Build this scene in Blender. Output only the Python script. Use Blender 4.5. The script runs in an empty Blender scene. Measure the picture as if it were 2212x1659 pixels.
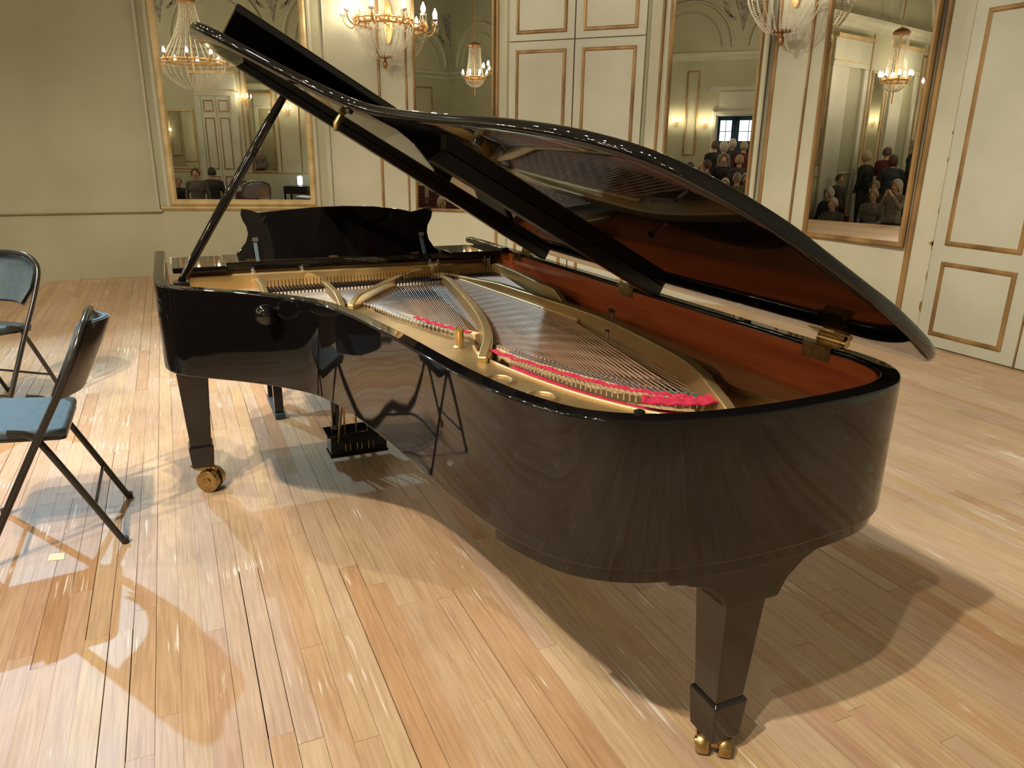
import bpy, bmesh, math, random
from mathutils import Vector, Matrix
random.seed(7)
PI = math.pi
SC = bpy.context.scene
COL = SC.collection

# ------------------------------------------------------------------ camera
cam_d = bpy.data.cameras.new('camera')
cam = bpy.data.objects.new('camera', cam_d); COL.objects.link(cam)
R_ = [[0.91159106, -0.11312317, 0.39522764], [-0.41087563, -0.28234113, 0.86687064], [0.01352586, -0.95262093, -0.3038592]]
cam.matrix_world = Matrix(((R_[0][0], -R_[0][1], -R_[0][2], 0.0), (R_[1][0], -R_[1][1], -R_[1][2], 0.0),
                           (R_[2][0], -R_[2][1], -R_[2][2], 1.46), (0, 0, 0, 1)))
cam_d.sensor_width = 36.0; cam_d.sensor_fit = 'HORIZONTAL'
FPX = 1595.018; cam_d.lens = FPX / 2212 * 36
cam_d.clip_start = 0.02; cam_d.clip_end = 200
SC.camera = cam
def project(p):
    v = Vector(p) - Vector((0, 0, 1.46))
    c = [sum(R_[k][i] * v[k] for k in range(3)) for i in range(3)]
    if c[2] < 0.05: return None
    return (1106 + FPX * c[0] / c[2], 829.5 + FPX * c[1] / c[2], c[2])

# ------------------------------------------------------------------ world, stage lights, exposure
W = bpy.data.worlds.new('world'); SC.world = W; W.use_nodes = True
W.node_tree.nodes['Background'].inputs[0].default_value = (1.0, 0.9, 0.75, 1)
W.node_tree.nodes['Background'].inputs[1].default_value = 0.02
SC.view_settings.view_transform = 'Standard'; SC.view_settings.look = 'None'
SC.view_settings.gamma = 1.0; SC.view_settings.exposure = 0.12
SC.view_settings.use_curve_mapping = False
SC.cycles.max_bounces = 10; SC.cycles.glossy_bounces = 6; SC.cycles.diffuse_bounces = 5
SC.cycles.caustics_reflective = False; SC.cycles.caustics_refractive = False
SC.cycles.sample_clamp_indirect = 6.0

def spot(name, loc, target, watts, color, angle=60, blend=0.35, radius=0.05):
    d = bpy.data.lights.new(name, 'SPOT'); d.energy = watts; d.color = color
    d.spot_size = math.radians(angle); d.spot_blend = blend; d.shadow_soft_size = radius
    o = bpy.data.objects.new(name, d); COL.objects.link(o); o.location = loc
    o.rotation_euler = (Vector(target) - Vector(loc)).to_track_quat('-Z', 'Y').to_euler()
    return o
COOL = (0.84, 0.93, 1.0); WARM = (1.0, 0.80, 0.56); NEUT = (1.0, 0.86, 0.68)
spot('stage_spot', (-1.65, 8.75, 4.84), (0.3, 2.6, 0.0), 900, (0.42, 0.75, 1.0), 62, 0.5, 0.035)
spot('stage_spot', (-3.0, -0.35, 5.8), (0.9, 2.0, 0.4), 1250, NEUT, 66, 0.5, 0.05)
spot('stage_spot', (-2.55, -0.95, 5.8), (0.9, 2.0, 0.4), 560, NEUT, 66, 0.5, 0.05)
spot('stage_spot', (-3.2, 5.6, 5.8), (1.2, 3.0, 0.4), 130, NEUT, 80, 0.6, 0.05)
spot('stage_spot', (-3.2, 2.6, 5.8), (2.2, 3.4, 0.4), 130, NEUT, 90, 0.6, 0.05)
spot('stage_spot', (-2.9, 0.8, 5.8), (-0.2, 6.4, 0.1), 1450, NEUT, 52, 0.7, 0.05)  # added wash lamp, brightens the left wall and the floor before it
spot('stage_spot', (-2.9, 4.6, 5.8), (4.4, 4.4, 0.9), 620, NEUT, 82, 0.7, 0.05)
for y_ in (-1.9, 1.5, 3.5, 6.6):     # small lamps of the lighting bar above the stage edge
    spot('bar_spot', (-3.1, y_, 5.8), (1.0, 2.2, 0.8), 60, COOL, 85, 0.6, 0.075)

# ------------------------------------------------------------------ materials
def nm(name):
    m = bpy.data.materials.new(name); m.use_nodes = True
    return m, m.node_tree, m.node_tree.nodes['Principled BSDF']
def pmat(name, col, rough=0.5, metal=0.0, spec=0.5, coat=0.0, emit=None, estr=0.0):
    m, t, b = nm(name)
    b.inputs['Base Color'].default_value = (*col, 1); b.inputs['Roughness'].default_value = rough
    b.inputs['Metallic'].default_value = metal; b.inputs['Specular IOR Level'].default_value = spec
    b.inputs['Coat Weight'].default_value = coat
    if emit: b.inputs['Emission Color'].default_value = (*emit, 1); b.inputs['Emission Strength'].default_value = estr
    return m
def noisy(name, c1, c2, scale=5.0, rough=0.5, metal=0.0, stretch=(1, 1, 1), bump=0.0, detail=5.0, rvar=0.0, lo=0.35, hi=0.65, spec=0.5):
    m, t, b = nm(name); N = t.nodes; L = t.links
    g = N.new('ShaderNodeNewGeometry'); mp = N.new('ShaderNodeMapping'); mp.inputs['Scale'].default_value = stretch
    no = N.new('ShaderNodeTexNoise'); no.inputs['Scale'].default_value = scale; no.inputs['Detail'].default_value = detail
    r = N.new('ShaderNodeValToRGB'); r.color_ramp.elements[0].position = lo; r.color_ramp.elements[1].position = hi
    r.color_ramp.elements[0].color = (*c1, 1); r.color_ramp.elements[1].color = (*c2, 1)
    L.new(g.outputs['Position'], mp.inputs['Vector']); L.new(mp.outputs[0], no.inputs['Vector'])
    L.new(no.outputs['Fac'], r.inputs['Fac']); L.new(r.outputs['Color'], b.inputs['Base Color'])
    b.inputs['Roughness'].default_value = rough; b.inputs['Metallic'].default_value = metal
    b.inputs['Specular IOR Level'].default_value = spec
    if rvar:
        mr = N.new('ShaderNodeMapRange'); mr.inputs[3].default_value = rough - rvar; mr.inputs[4].default_value = rough + rvar
        L.new(no.outputs['Fac'], mr.inputs[0]); L.new(mr.outputs[0], b.inputs['Roughness'])
    if bump:
        bp = N.new('ShaderNodeBump'); bp.inputs['Strength'].default_value = bump; bp.inputs['Distance'].default_value = 0.01
        L.new(no.outputs['Fac'], bp.inputs['Height']); L.new(bp.outputs[0], b.inputs['Normal'])
    return m
def objcol(name, rough=0.8, lo=0.6):
    m, t, b = nm(name)
    o = t.nodes.new('ShaderNodeObjectInfo'); no = t.nodes.new('ShaderNodeTexNoise'); no.inputs['Scale'].default_value = 18; no.inputs['Detail'].default_value = 6
    mr = t.nodes.new('ShaderNodeMapRange'); mr.inputs[1].default_value = 0.35; mr.inputs[2].default_value = 0.65; mr.inputs[3].default_value = lo * 0.7; mr.inputs[4].default_value = lo * 1.2
    vm = t.nodes.new('ShaderNodeVectorMath'); vm.operation = 'SCALE'
    t.links.new(no.outputs['Fac'], mr.inputs[0]); t.links.new(mr.outputs[0], vm.inputs['Scale']); t.links.new(o.outputs['Color'], vm.inputs[0]); t.links.new(vm.outputs[0], b.inputs['Base Color'])
    b.inputs['Roughness'].default_value = rough
    return m

M = {}
M['lacquer'] = pmat('black_lacquer', (0.0040, 0.0035, 0.0035), 0.03, spec=0.52)
M['satin'] = pmat('satin_black', (0.012, 0.010, 0.009), 0.22, spec=0.5)
M['legblack'] = pmat('leg_black', (0.010, 0.008, 0.007), 0.12, spec=0.6)
M['veneer'] = noisy('mahogany_veneer', (0.24, 0.045, 0.014), (0.36, 0.085, 0.024), 7, 0.28, stretch=(1, 0.25, 6))
M['gold'] = noisy('gold_paint', (0.50, 0.355, 0.155), (0.60, 0.43, 0.20), 6, 0.36, metal=0.75, rvar=0.05)
M['goldlip'] = pmat('gold_edge', (0.82, 0.62, 0.30), 0.3, 0.6)
M['brass'] = noisy('brass', (0.30, 0.20, 0.075), (0.50, 0.36, 0.16), 40, 0.30, metal=1.0)
M['steel'] = pmat('steel', (0.62, 0.62, 0.63), 0.25, 1.0)
M['copper'] = pmat('copper_string', (0.80, 0.54, 0.38), 0.42, 1.0)
M['wire'] = pmat('steel_string', (0.85, 0.81, 0.75), 0.42, 1.0)
M['spruce'] = noisy('spruce_board', (0.26, 0.12, 0.05), (0.34, 0.17, 0.075), 9, 0.25, stretch=(10, 0.6, 1))
M['redfelt'] = noisy('red_felt', (0.42, 0.010, 0.040), (0.56, 0.022, 0.075), 60, 0.95)
M['graphite'] = pmat('graphite_black', (0.085, 0.095, 0.11), 0.45)
M['felt'] = pmat('white_felt', (0.75, 0.70, 0.60), 0.9)
M['ivory'] = pmat('white_key', (0.8, 0.78, 0.7), 0.3)
M['maple'] = noisy('maple_bridge', (0.70, 0.50, 0.25), (0.78, 0.58, 0.32), 12, 0.4)
M['wall'] = noisy('cream_paint', (0.40, 0.395, 0.292), (0.47, 0.465, 0.355), 1.6, 0.55, detail=8, bump=0.02, rvar=0.05)
M['wallL'] = noisy('cream_plaster', (0.345, 0.340, 0.228), (0.405, 0.398, 0.275), 1.1, 0.6, detail=9, bump=0.02)
M['door'] = noisy('door_paint', (0.40, 0.408, 0.325), (0.475, 0.483, 0.395), 1.4, 0.45, detail=9, bump=0.02)
M['gilt'] = noisy('gilt_moulding', (0.17, 0.095, 0.032), (0.34, 0.205, 0.075), 5, 0.42, metal=0.25, stretch=(1, 1, 0.5))
M['giltL'] = noisy('pale_gilt', (0.42, 0.30, 0.13), (0.56, 0.43, 0.22), 7, 0.45, metal=0.2)
M['gap'] = pmat('shadow_gap', (0.05, 0.04, 0.025), 0.8)
M['mirror'] = pmat('mirror_glass', (0.80, 0.79, 0.72), 0.004, 1.0)
M['ceil'] = noisy('ceiling_paint', (0.30, 0.285, 0.24), (0.36, 0.345, 0.29), 1.0, 0.8)
M['grey'] = noisy('grisaille_paint', (0.16, 0.14, 0.12), (0.36, 0.33, 0.27), 9, 0.8, detail=8)
M['greendk'] = pmat('recess_paint', (0.26, 0.26, 0.16), 0.6)
M['bronze'] = pmat('old_bronze', (0.33, 0.17, 0.07), 0.38, 0.7)
M['giltmet'] = pmat('gilt_metal', (0.66, 0.40, 0.17), 0.32, 0.8)
M['crystal'] = pmat('crystal', (0.80, 0.76, 0.66), 0.06, 0.15, spec=1.0)
M['bulb'] = pmat('lit_bulb', (1, 0.95, 0.85), 0.5, emit=(1.0, 0.84, 0.62), estr=315.0)
M['bulb2'] = pmat('lit_wall_bulb', (1, 0.95, 0.85), 0.5, emit=(1.0, 0.84, 0.62), estr=150.0)
M['seatblue'] = noisy('blue_grey_vinyl', (0.036, 0.058, 0.074), (0.047, 0.074, 0.093), 30, 0.55, bump=0.05)
M['tube'] = pmat('black_enamel_tube', (0.018, 0.016, 0.014), 0.22)
M['backshell'] = pmat('brown_shell', (0.085, 0.065, 0.05), 0.4)
M['skin'] = pmat('skin', (0.55, 0.33, 0.24), 0.6)
M['cloth'] = objcol('clothing', 0.8, 0.55)
M['trouser'] = pmat('dark_trousers', (0.03, 0.03, 0.04), 0.9)
M['hair'] = objcol('hair', 0.6, 0.75)
M['redseat'] = noisy('dark_red_velvet', (0.06, 0.012, 0.012), (0.09, 0.018, 0.018), 20, 0.9)
M['carpet'] = noisy('dark_hall_carpet', (0.05, 0.035, 0.03), (0.08, 0.055, 0.045), 20, 0.95)
M['bluewall'] = pmat('foyer_paint', (0.18, 0.27, 0.32), 0.7)
M['litpane'] = pmat('lit_pane', (0.9, 0.95, 0.95), 0.3, emit=(0.85, 0.95, 1.0), estr=2.2)
M['screen'] = pmat('lit_lamp_tube', (0.9, 0.95, 1.0), 0.3, emit=(0.8, 0.95, 1.0), estr=8.0)
M['tape'] = pmat('pale_tape', (0.80, 0.78, 0.52), 0.15)
M['white'] = pmat('white_plastic', (0.7, 0.7, 0.66), 0.4)

def plank_mat():
    m, t, b = nm('worn_plank'); N = t.nodes; L = t.links
    g = N.new('ShaderNodeNewGeometry'); oi = N.new('ShaderNodeObjectInfo')
    ad = N.new('ShaderNodeMath'); ad.operation = 'ADD'; fr = N.new('ShaderNodeMath'); fr.operation = 'FRACT'
    mul = N.new('ShaderNodeMath'); mul.operation = 'MULTIPLY'; mul.inputs[1].default_value = 7.31
    L.new(oi.outputs['Random'], mul.inputs[0]); L.new(mul.outputs[0], ad.inputs[0]); L.new(g.outputs['Random Per Island'], ad.inputs[1]); L.new(ad.outputs[0], fr.inputs[0])
    r = N.new('ShaderNodeValToRGB'); cr = r.color_ramp
    cols = [(0.0, (0.57, 0.355, 0.195)), (0.15, (0.60, 0.43, 0.30)), (0.3, (0.63, 0.465, 0.285)), (0.45, (0.56, 0.37, 0.25)), (0.6, (0.62, 0.44, 0.25)), (0.75, (0.58, 0.415, 0.31)), (0.88, (0.65, 0.49, 0.33)), (1.0, (0.51, 0.305, 0.165))]
    cr.elements[0].position, cr.elements[0].color = cols[0][0], (*cols[0][1], 1)
    cr.elements[1].position, cr.elements[1].color = cols[-1][0], (*cols[-1][1], 1)
    for p, c in cols[1:-1]: e = cr.elements.new(p); e.color = (*c, 1)
    L.new(fr.outputs[0], r.inputs['Fac'])
    # grain stretched along the board, shifted from board to board
    sh = N.new('ShaderNodeCombineXYZ'); m2 = N.new('ShaderNodeMath'); m2.operation = 'MULTIPLY'; m2.inputs[1].default_value = 40
    L.new(fr.outputs[0], m2.inputs[0]); L.new(m2.outputs[0], sh.inputs[1])
    va = N.new('ShaderNodeVectorMath'); va.operation = 'ADD'; L.new(g.outputs['Position'], va.inputs[0]); L.new(sh.outputs[0], va.inputs[1])
    mp = N.new('ShaderNodeMapping'); mp.inputs['Scale'].default_value = (60, 3.0, 1); L.new(va.outputs[0], mp.inputs['Vector'])
    n1 = N.new('ShaderNodeTexNoise'); n1.inputs['Scale'].default_value = 1.6; n1.inputs['Detail'].default_value = 8; n1.inputs['Distortion'].default_value = 0.6
    L.new(mp.outputs[0], n1.inputs['Vector'])
    mx = N.new('ShaderNodeMix'); mx.data_type = 'RGBA'; mx.blend_type = 'MULTIPLY'; mx.inputs[0].default_value = 0.55
    r2 = N.new('ShaderNodeValToRGB'); r2.color_ramp.elements[0].position = 0.3; r2.color_ramp.elements[1].position = 0.62
    r2.color_ramp.elements[0].color = (0.62, 0.55, 0.48, 1); r2.color_ramp.elements[1].color = (1, 1, 1, 1)
    L.new(n1.outputs['Fac'], r2.inputs['Fac']); L.new(r.outputs['Color'], mx.inputs[6]); L.new(r2.outputs['Color'], mx.inputs[7])
    # worn patches: grey-white bare spots and darker stains
    mp3 = N.new('ShaderNodeMapping'); mp3.inputs['Scale'].default_value = (22, 2.2, 1); L.new(va.outputs[0], mp3.inputs['Vector'])
    n3 = N.new('ShaderNodeTexNoise'); n3.inputs['Scale'].default_value = 1.0; n3.inputs['Detail'].default_value = 6; n3.inputs['Roughness'].default_value = 0.65
    L.new(mp3.outputs[0], n3.inputs['Vector'])
    r3 = N.new('ShaderNodeValToRGB'); r3.color_ramp.elements[0].position = 0.645; r3.color_ramp.elements[1].position = 0.70
    L.new(n3.outputs['Fac'], r3.inputs['Fac'])
    mx2 = N.new('ShaderNodeMix'); mx2.data_type = 'RGBA'; mx2.inputs[7].default_value = (0.76, 0.68, 0.57, 1)
    L.new(r3.outputs['Color'], mx2.inputs[0]); L.new(mx.outputs[2], mx2.inputs[6])
    mp5 = N.new('ShaderNodeMapping'); mp5.inputs['Scale'].default_value = (130, 2.0, 1); L.new(va.outputs[0], mp5.inputs['Vector'])
    n5 = N.new('ShaderNodeTexNoise'); n5.inputs['Scale'].default_value = 1.0; n5.inputs['Detail'].default_value = 4; L.new(mp5.outputs[0], n5.inputs['Vector'])
    n6 = N.new('ShaderNodeTexNoise'); n6.inputs['Scale'].default_value = 3.1; n6.inputs['Detail'].default_value = 3; L.new(g.outputs['Position'], n6.inputs['Vector'])
    m6 = N.new('ShaderNodeMath'); m6.operation = 'MULTIPLY'; L.new(n5.outputs['Fac'], m6.inputs[0]); L.new(n6.outputs['Fac'], m6.inputs[1])
    r6 = N.new('ShaderNodeValToRGB'); r6.color_ramp.elements[0].position = 0.375; r6.color_ramp.elements[1].position = 0.42; L.new(m6.outputs[0], r6.inputs['Fac'])
    mx5 = N.new('ShaderNodeMix'); mx5.data_type = 'RGBA'; mx5.inputs[7].default_value = (0.84, 0.78, 0.69, 1)
    L.new(r6.outputs['Color'], mx5.inputs[0]); L.new(mx2.outputs[2], mx5.inputs[6])
    r7 = N.new('ShaderNodeValToRGB'); r7.color_ramp.elements[0].position = 0.14; r7.color_ramp.elements[1].position = 0.165; L.new(m6.outputs[0], r7.inputs['Fac'])
    r7.color_ramp.elements[0].color = (0.45, 0.36, 0.28, 1); r7.color_ramp.elements[1].color = (1, 1, 1, 1)
    mx7 = N.new('ShaderNodeMix'); mx7.data_type = 'RGBA'; mx7.blend_type = 'MULTIPLY'; mx7.inputs[0].default_value = 0.12
    L.new(mx5.outputs[2], mx7.inputs[6]); L.new(r7.outputs['Color'], mx7.inputs[7])
    n4 = N.new('ShaderNodeTexNoise'); n4.inputs['Scale'].default_value = 1.3; n4.inputs['Detail'].default_value = 7
    L.new(g.outputs['Position'], n4.inputs['Vector'])
    r4 = N.new('ShaderNodeValToRGB'); r4.color_ramp.elements[0].position = 0.25; r4.color_ramp.elements[1].position = 0.6
    r4.color_ramp.elements[0].color = (0.70, 0.64, 0.58, 1); r4.color_ramp.elements[1].color = (1, 1, 1, 1)
    L.new(n4.outputs['Fac'], r4.inputs['Fac'])
    mx3 = N.new('ShaderNodeMix'); mx3.data_type = 'RGBA'; mx3.blend_type = 'MULTIPLY'; mx3.inputs[0].default_value = 0.8
    L.new(mx7.outputs[2], mx3.inputs[6]); L.new(r4.outputs['Color'], mx3.inputs[7])
    L.new(mx3.outputs[2], b.inputs['Base Color'])
    mr = N.new('ShaderNodeMapRange'); mr.inputs[1].default_value = 0.3; mr.inputs[2].default_value = 0.7; mr.inputs[3].default_value = 0.34; mr.inputs[4].default_value = 0.50
    L.new(n4.outputs['Fac'], mr.inputs[0]); L.new(mr.outputs[0], b.inputs['Roughness'])
    bp = N.new('ShaderNodeBump'); bp.inputs['Strength'].default_value = 0.25; bp.inputs['Distance'].default_value = 0.002
    L.new(n1.outputs['Fac'], bp.inputs['Height']); L.new(bp.outputs[0], b.inputs['Normal'])
    b.inputs['Specular IOR Level'].default_value = 0.45
    return m
M['plank'] = plank_mat()

# ------------------------------------------------------------------ mesh building
class MB:
    def __init__(s, T=None): s.v = []; s.f = []; s.T = T
    def add(s, vs, fs):
        o = len(s.v); s.v += [tuple(s.T(*p)) if s.T else tuple(p) for p in vs]; s.f += [tuple(i + o for i in f) for f in fs]; return s
    def box(s, x0, x1, y0, y1, z0, z1):
        return s.add([(x0, y0, z0), (x1, y0, z0), (x1, y1, z0), (x0, y1, z0), (x0, y0, z1), (x1, y0, z1), (x1, y1, z1), (x0, y1, z1)],
                     [(0, 3, 2, 1), (4, 5, 6, 7), (0, 1, 5, 4), (1, 2, 6, 5), (2, 3, 7, 6), (3, 0, 4, 7)])
    def taper(s, cx, cy, z0, z1, a0, b0, a1, b1):
        vs = [(cx - a0, cy - b0, z0), (cx + a0, cy - b0, z0), (cx + a0, cy + b0, z0), (cx - a0, cy + b0, z0),
              (cx - a1, cy - b1, z1), (cx + a1, cy - b1, z1), (cx + a1, cy + b1, z1), (cx - a1, cy + b1, z1)]
        return s.add(vs, [(0, 3, 2, 1), (4, 5, 6, 7), (0, 1, 5, 4), (1, 2, 6, 5), (2, 3, 7, 6), (3, 0, 4, 7)])
    def prism(s, poly, h0, h1, axis='z'):
        n = len(poly)
        f = {'z': lambda a, b, h: (a, b, h), 'y': lambda a, b, h: (a, h, b), 'x': lambda a, b, h: (h, a, b)}[axis]
        vs = [f(a, b, h0) for a, b in poly] + [f(a, b, h1) for a, b in poly]
        return s.add(vs, [tuple(range(n - 1, -1, -1)), tuple(range(n, 2 * n))] + [(i, (i + 1) % n, n + (i + 1) % n, n + i) for i in range(n)])
    def tube(s, path, r, n=10, caps=True, closed=False):
        P = [Vector(p) for p in path]; m = len(P); rr = r if isinstance(r, (list, tuple)) else [r] * m
        rings = []; up = None
        for i in range(m):
            d = (P[(i + 1) % m] - P[i - 1]) if closed else (P[min(i + 1, m - 1)] - P[max(i - 1, 0)])
            d.normalize()
            if up is None: up = Vector((0, 0, 1)) if abs(d.z) < 0.9 else Vector((1, 0, 0))
            a = d.cross(up); a.normalize(); b = a.cross(d); up = b
            rings.append([P[i] + (a * math.cos(2 * PI * k / n) + b * math.sin(2 * PI * k / n)) * rr[i] for k in range(n)])
        vs = [tuple(p) for rg in rings for p in rg]; fs = []
        for i in range(m if closed else m - 1):
            j = (i + 1) % m
            fs += [(i * n + k, i * n + (k + 1) % n, j * n + (k + 1) % n, j * n + k) for k in range(n)]
        if caps and not closed: fs += [tuple(range(n - 1, -1, -1)), tuple(range((m - 1) * n, m * n))]
        return s.add(vs, fs)
    def lathe(s, prof, c=(0, 0, 0), n=16, axis=None):
        # prof: (r, z) list; axis: optional unit vector (default z)
        ax = Vector(axis) if axis else Vector((0, 0, 1)); ax.normalize()
        a = ax.orthogonal().normalized(); b = ax.cross(a); c = Vector(c); vs = []
        for r, z in prof:
            for k in range(n):
                q = c + ax * z + (a * math.cos(2 * PI * k / n) + b * math.sin(2 * PI * k / n)) * max(r, 1e-4)
                vs.append(tuple(q))
        m = len(prof)
        fs = [(i * n + k, i * n + (k + 1) % n, (i + 1) * n + (k + 1) % n, (i + 1) * n + k) for i in range(m - 1) for k in range(n)]
        fs += [tuple(range(n - 1, -1, -1)), tuple(range((m - 1) * n, m * n))]
        return s.add(vs, fs)
    def ball(s, c, r, n=8, m=6, sc=(1, 1, 1)):
        vs = [(c[0], c[1], c[2] - r * sc[2])]; fs = []
        for i in range(1, m):
            t = PI * i / m
            for k in range(n):
                a = 2 * PI * k / n
                vs.append((c[0] + r * sc[0] * math.sin(t) * math.cos(a), c[1] + r * sc[1] * math.sin(t) * math.sin(a), c[2] - r * sc[2] * math.cos(t)))
        vs.append((c[0], c[1], c[2] + r * sc[2])); e = len(vs) - 1
        fs += [(0, 1 + (k + 1) % n, 1 + k) for k in range(n)]
        for i in range(m - 2):
            fs += [(1 + i * n + k, 1 + i * n + (k + 1) % n, 1 + (i + 1) * n + (k + 1) % n, 1 + (i + 1) * n + k) for k in range(n)]
        fs += [(e, 1 + (m - 2) * n + k, 1 + (m - 2) * n + (k + 1) % n) for k in range(n)]
        return s.add(vs, fs)
    def octa(s, c, r):
        x, y, z = c
        return s.add([(x + r, y, z), (x - r, y, z), (x, y + r, z), (x, y - r, z), (x, y, z + r), (x, y, z - r)],
                     [(0, 2, 4), (2, 1, 4), (1, 3, 4), (3, 0, 4), (2, 0, 5), (1, 2, 5), (3, 1, 5), (0, 3, 5)])
    def ribbon(s, path, w, z0, z1, zs=None):
        # vertical-sided bar along a plan path (x, y); optional list of (z0, z1) at each point
        P = [Vector((p[0], p[1])) for p in path]; m = len(P); vs = []
        for i in range(m):
            d = (P[min(i + 1, m - 1)] - P[max(i - 1, 0)]).normalized(); nrm = Vector((-d.y, d.x)) * (w / 2)
            a, b = (zs[i] if zs else (z0, z1)); q1 = P[i] + nrm; q2 = P[i] - nrm
            vs += [(q1.x, q1.y, a), (q2.x, q2.y, a), (q2.x, q2.y, b), (q1.x, q1.y, b)]
        fs = [(0, 1, 2, 3), tuple(4 * (m - 1) + k for k in (3, 2, 1, 0))]
        for i in range(m - 1):
            o = 4 * i
            fs += [(o + k, o + 4 + k, o + 4 + (k + 1) % 4, o + (k + 1) % 4) for k in range(4)]
        return s.add(vs, fs)
    def rectframe(s, u0, u1, z0, z1, w, n0, n1, flat=0.3):
        # moulded rectangular frame lying in the (u, z) plane, depth along the middle axis
        vs = []
        for off, n in ((0, n0), (0, n0 + (n1 - n0) * 0.6), (w * flat, n1), (w * (1 - flat), n1), (w, n0 + (n1 - n0) * 0.5), (w, n0)):
            vs += [(u0 + off, n, z0 + off), (u1 - off, n, z0 + off), (u1 - off, n, z1 - off), (u0 + off, n, z1 - off)]
        fs = []
        for i in range(5):
            fs += [(4 * i + k, 4 * i + (k + 1) % 4, 4 * i + 4 + (k + 1) % 4, 4 * i + 4 + k) for k in range(4)]
        return s.add(vs, fs)
    def build(s, name, mat, parent=None, smooth=None, bevel=0.0, seg=2, kind=None, mats=None):
        me = bpy.data.meshes.new(name); me.from_pydata(s.v, [], s.f)
        bm = bmesh.new(); bm.from_mesh(me); bmesh.ops.recalc_face_normals(bm, faces=bm.faces); bm.to_mesh(me); bm.free()
        me.materials.append(M[mat] if isinstance(mat, str) else mat)
        if smooth is not None:
            for p in me.polygons: p.use_smooth = True
            me.set_sharp_from_angle(angle=math.radians(smooth))
        o = bpy.data.objects.new(name, me); COL.objects.link(o)
        if bevel:
            b = o.modifiers.new('bevel', 'BEVEL'); b.width = bevel; b.segments = seg; b.limit_method = 'ANGLE'; b.angle_limit = math.radians(40)
            b.harden_normals = True
            for p in me.polygons: p.use_smooth = True
            me.set_sharp_from_angle(angle=math.radians(50))
        if parent is not None: adopt(o, parent)
        if kind: o['kind'] = kind
        return o
def root_of(o):
    while o.parent: o = o.parent
    return o
def adopt(o, parent):
    # geometry is written in world coordinates; the child keeps its place
    o.parent = parent
    r = parent if parent.parent is None else None
    o.matrix_parent_inverse = Matrix.Translation(-parent.location) if r is not None else Matrix.Identity(4)
def thing(name, label, cat, loc=(0, 0, 0), group=None):
    o = bpy.data.objects.new(name, None); COL.objects.link(o); o.location = loc; o.empty_display_size = 0.1
    tag(o, label, cat, group); return o
def tag(o, label=None, cat=None, group=None, kind=None):
    if label: o['label'] = label
    if cat: o['category'] = cat
    if group: o['group'] = group
    if kind: o['kind'] = kind
    return o
def struct(o, label=None, cat=None):
    o['kind'] = 'structure'
    if label: o['label'] = label
    if cat: o['category'] = cat
    return o
def copy_tree(o, parent=None):
    c = o.copy(); COL.objects.link(c)
    if parent is not None: c.parent = parent
    for ch in list(o.children): copy_tree(ch, c)
    return c
def catmull(pts, k=8, closed=False):
    P = [Vector(p) for p in pts]; n = len(P); out = []
    for i in range(n if closed else n - 1):
        if closed: a, b, c, d = P[i - 1], P[i], P[(i + 1) % n], P[(i + 2) % n]
        else: a, b, c, d = P[max(i - 1, 0)], P[i], P[i + 1], P[min(i + 2, n - 1)]
        for j in range(k):
            t = j / k
            out.append(tuple(0.5 * ((2 * b) + (c - a) * t + (2 * a - 5 * b + 4 * c - d) * t * t + (3 * b - a - 3 * c + d) * t ** 3)))
    if not closed: out.append(tuple(P[-1]))
    return out

# ------------------------------------------------------------------ the hall: plan
CX, CY, RAD = -0.754, 3.272, 6.2
def pol(a, r=RAD): a = math.radians(a); return (CX + r * math.cos(a), CY + r * math.sin(a))
YL, YR = CY + RAD, CY - RAD          # side walls at y = 9.47 and -2.93
XB = -13.0                            # far end of the hall
XS = -2.85                             # stage edge
ZF = -0.92                            # hall floor
ZT = 6.3                              # ceiling
def zf(x):            # raked audience floor, one step per row
    return ZF if x > -4.2 else min(ZF + 0.11 * int((-x - 4.2) + 1), -0.25)
class Facet:
    def __init__(s, A, B):
        s.A = Vector((*A, 0)); d = Vector((*B, 0)) - s.A; s.L = d.length; s.u = d.normalized(); s.n = Vector((-s.u.y, s.u.x, 0))
    def __call__(s, u, n, z): p = s.A + s.u * u + s.n * n; return (p.x, p.y, z)
BR = {'F0': (-6.4, 6.4), 'F1': (6.4, 17.2), 'F2': (17.2, 21.8), 'F3': (21.8, 32.2), 'F4': (32.2, 47.8), 'F5': (47.8, 57.3),
      'F6': (57.3, 61.5), 'F6b': (61.5, 66.6), 'F7': (66.6, 83.8), 'F8': (83.8, 92.0)}
FA = {k: Facet(pol(a), pol(b)) for k, (a, b) in BR.items()}
FL = Facet(pol(92), (XB, YL))                       # straight side wall beyond the apse (audience's left... far side)
FR = Facet((XB, YR), pol(-90))                      # opposite side wall
FB = Facet((XB, YL), (XB, YR))                      # end wall of the hall
# ---- walls
def wall(name, fs, mat, z0, z1, label, cuts=None):
    mb = MB()
    for f in fs:
        mb.T = f
        mb.box(-0.01, f.L + 0.01, -0.16, 0.0, z0, z1)
    o = mb.build(name, mat); return struct(o, label, 'wall')
wall('wall_apse', [FA[k] for k in ('F0', 'F1', 'F2', 'F3', 'F4', 'F5', 'F6', 'F6b')], 'wall', -0.02, ZT, 'cream panelled curved wall behind the stage with gilded mouldings')
wall('wall_left', [FA['F7'], FA['F8']], 'wallL', -0.02, ZT, 'plain cream plaster wall left of the piano with a low rail')
wall('wall_side', [FL], 'wallL', ZF - 0.05, ZT, 'cream side wall of the hall beyond the apse')
neg = [-90, -75, -60, -47.8, -32.2, -21.8, -17.2]
F0X = Facet(FA['F0'](-0.27, 0, 0)[:2], FA['F0'](0, 0, 0)[:2]); FN = Facet(pol(-17.2), FA['F0'](-0.27, 0, 0)[:2])
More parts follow.
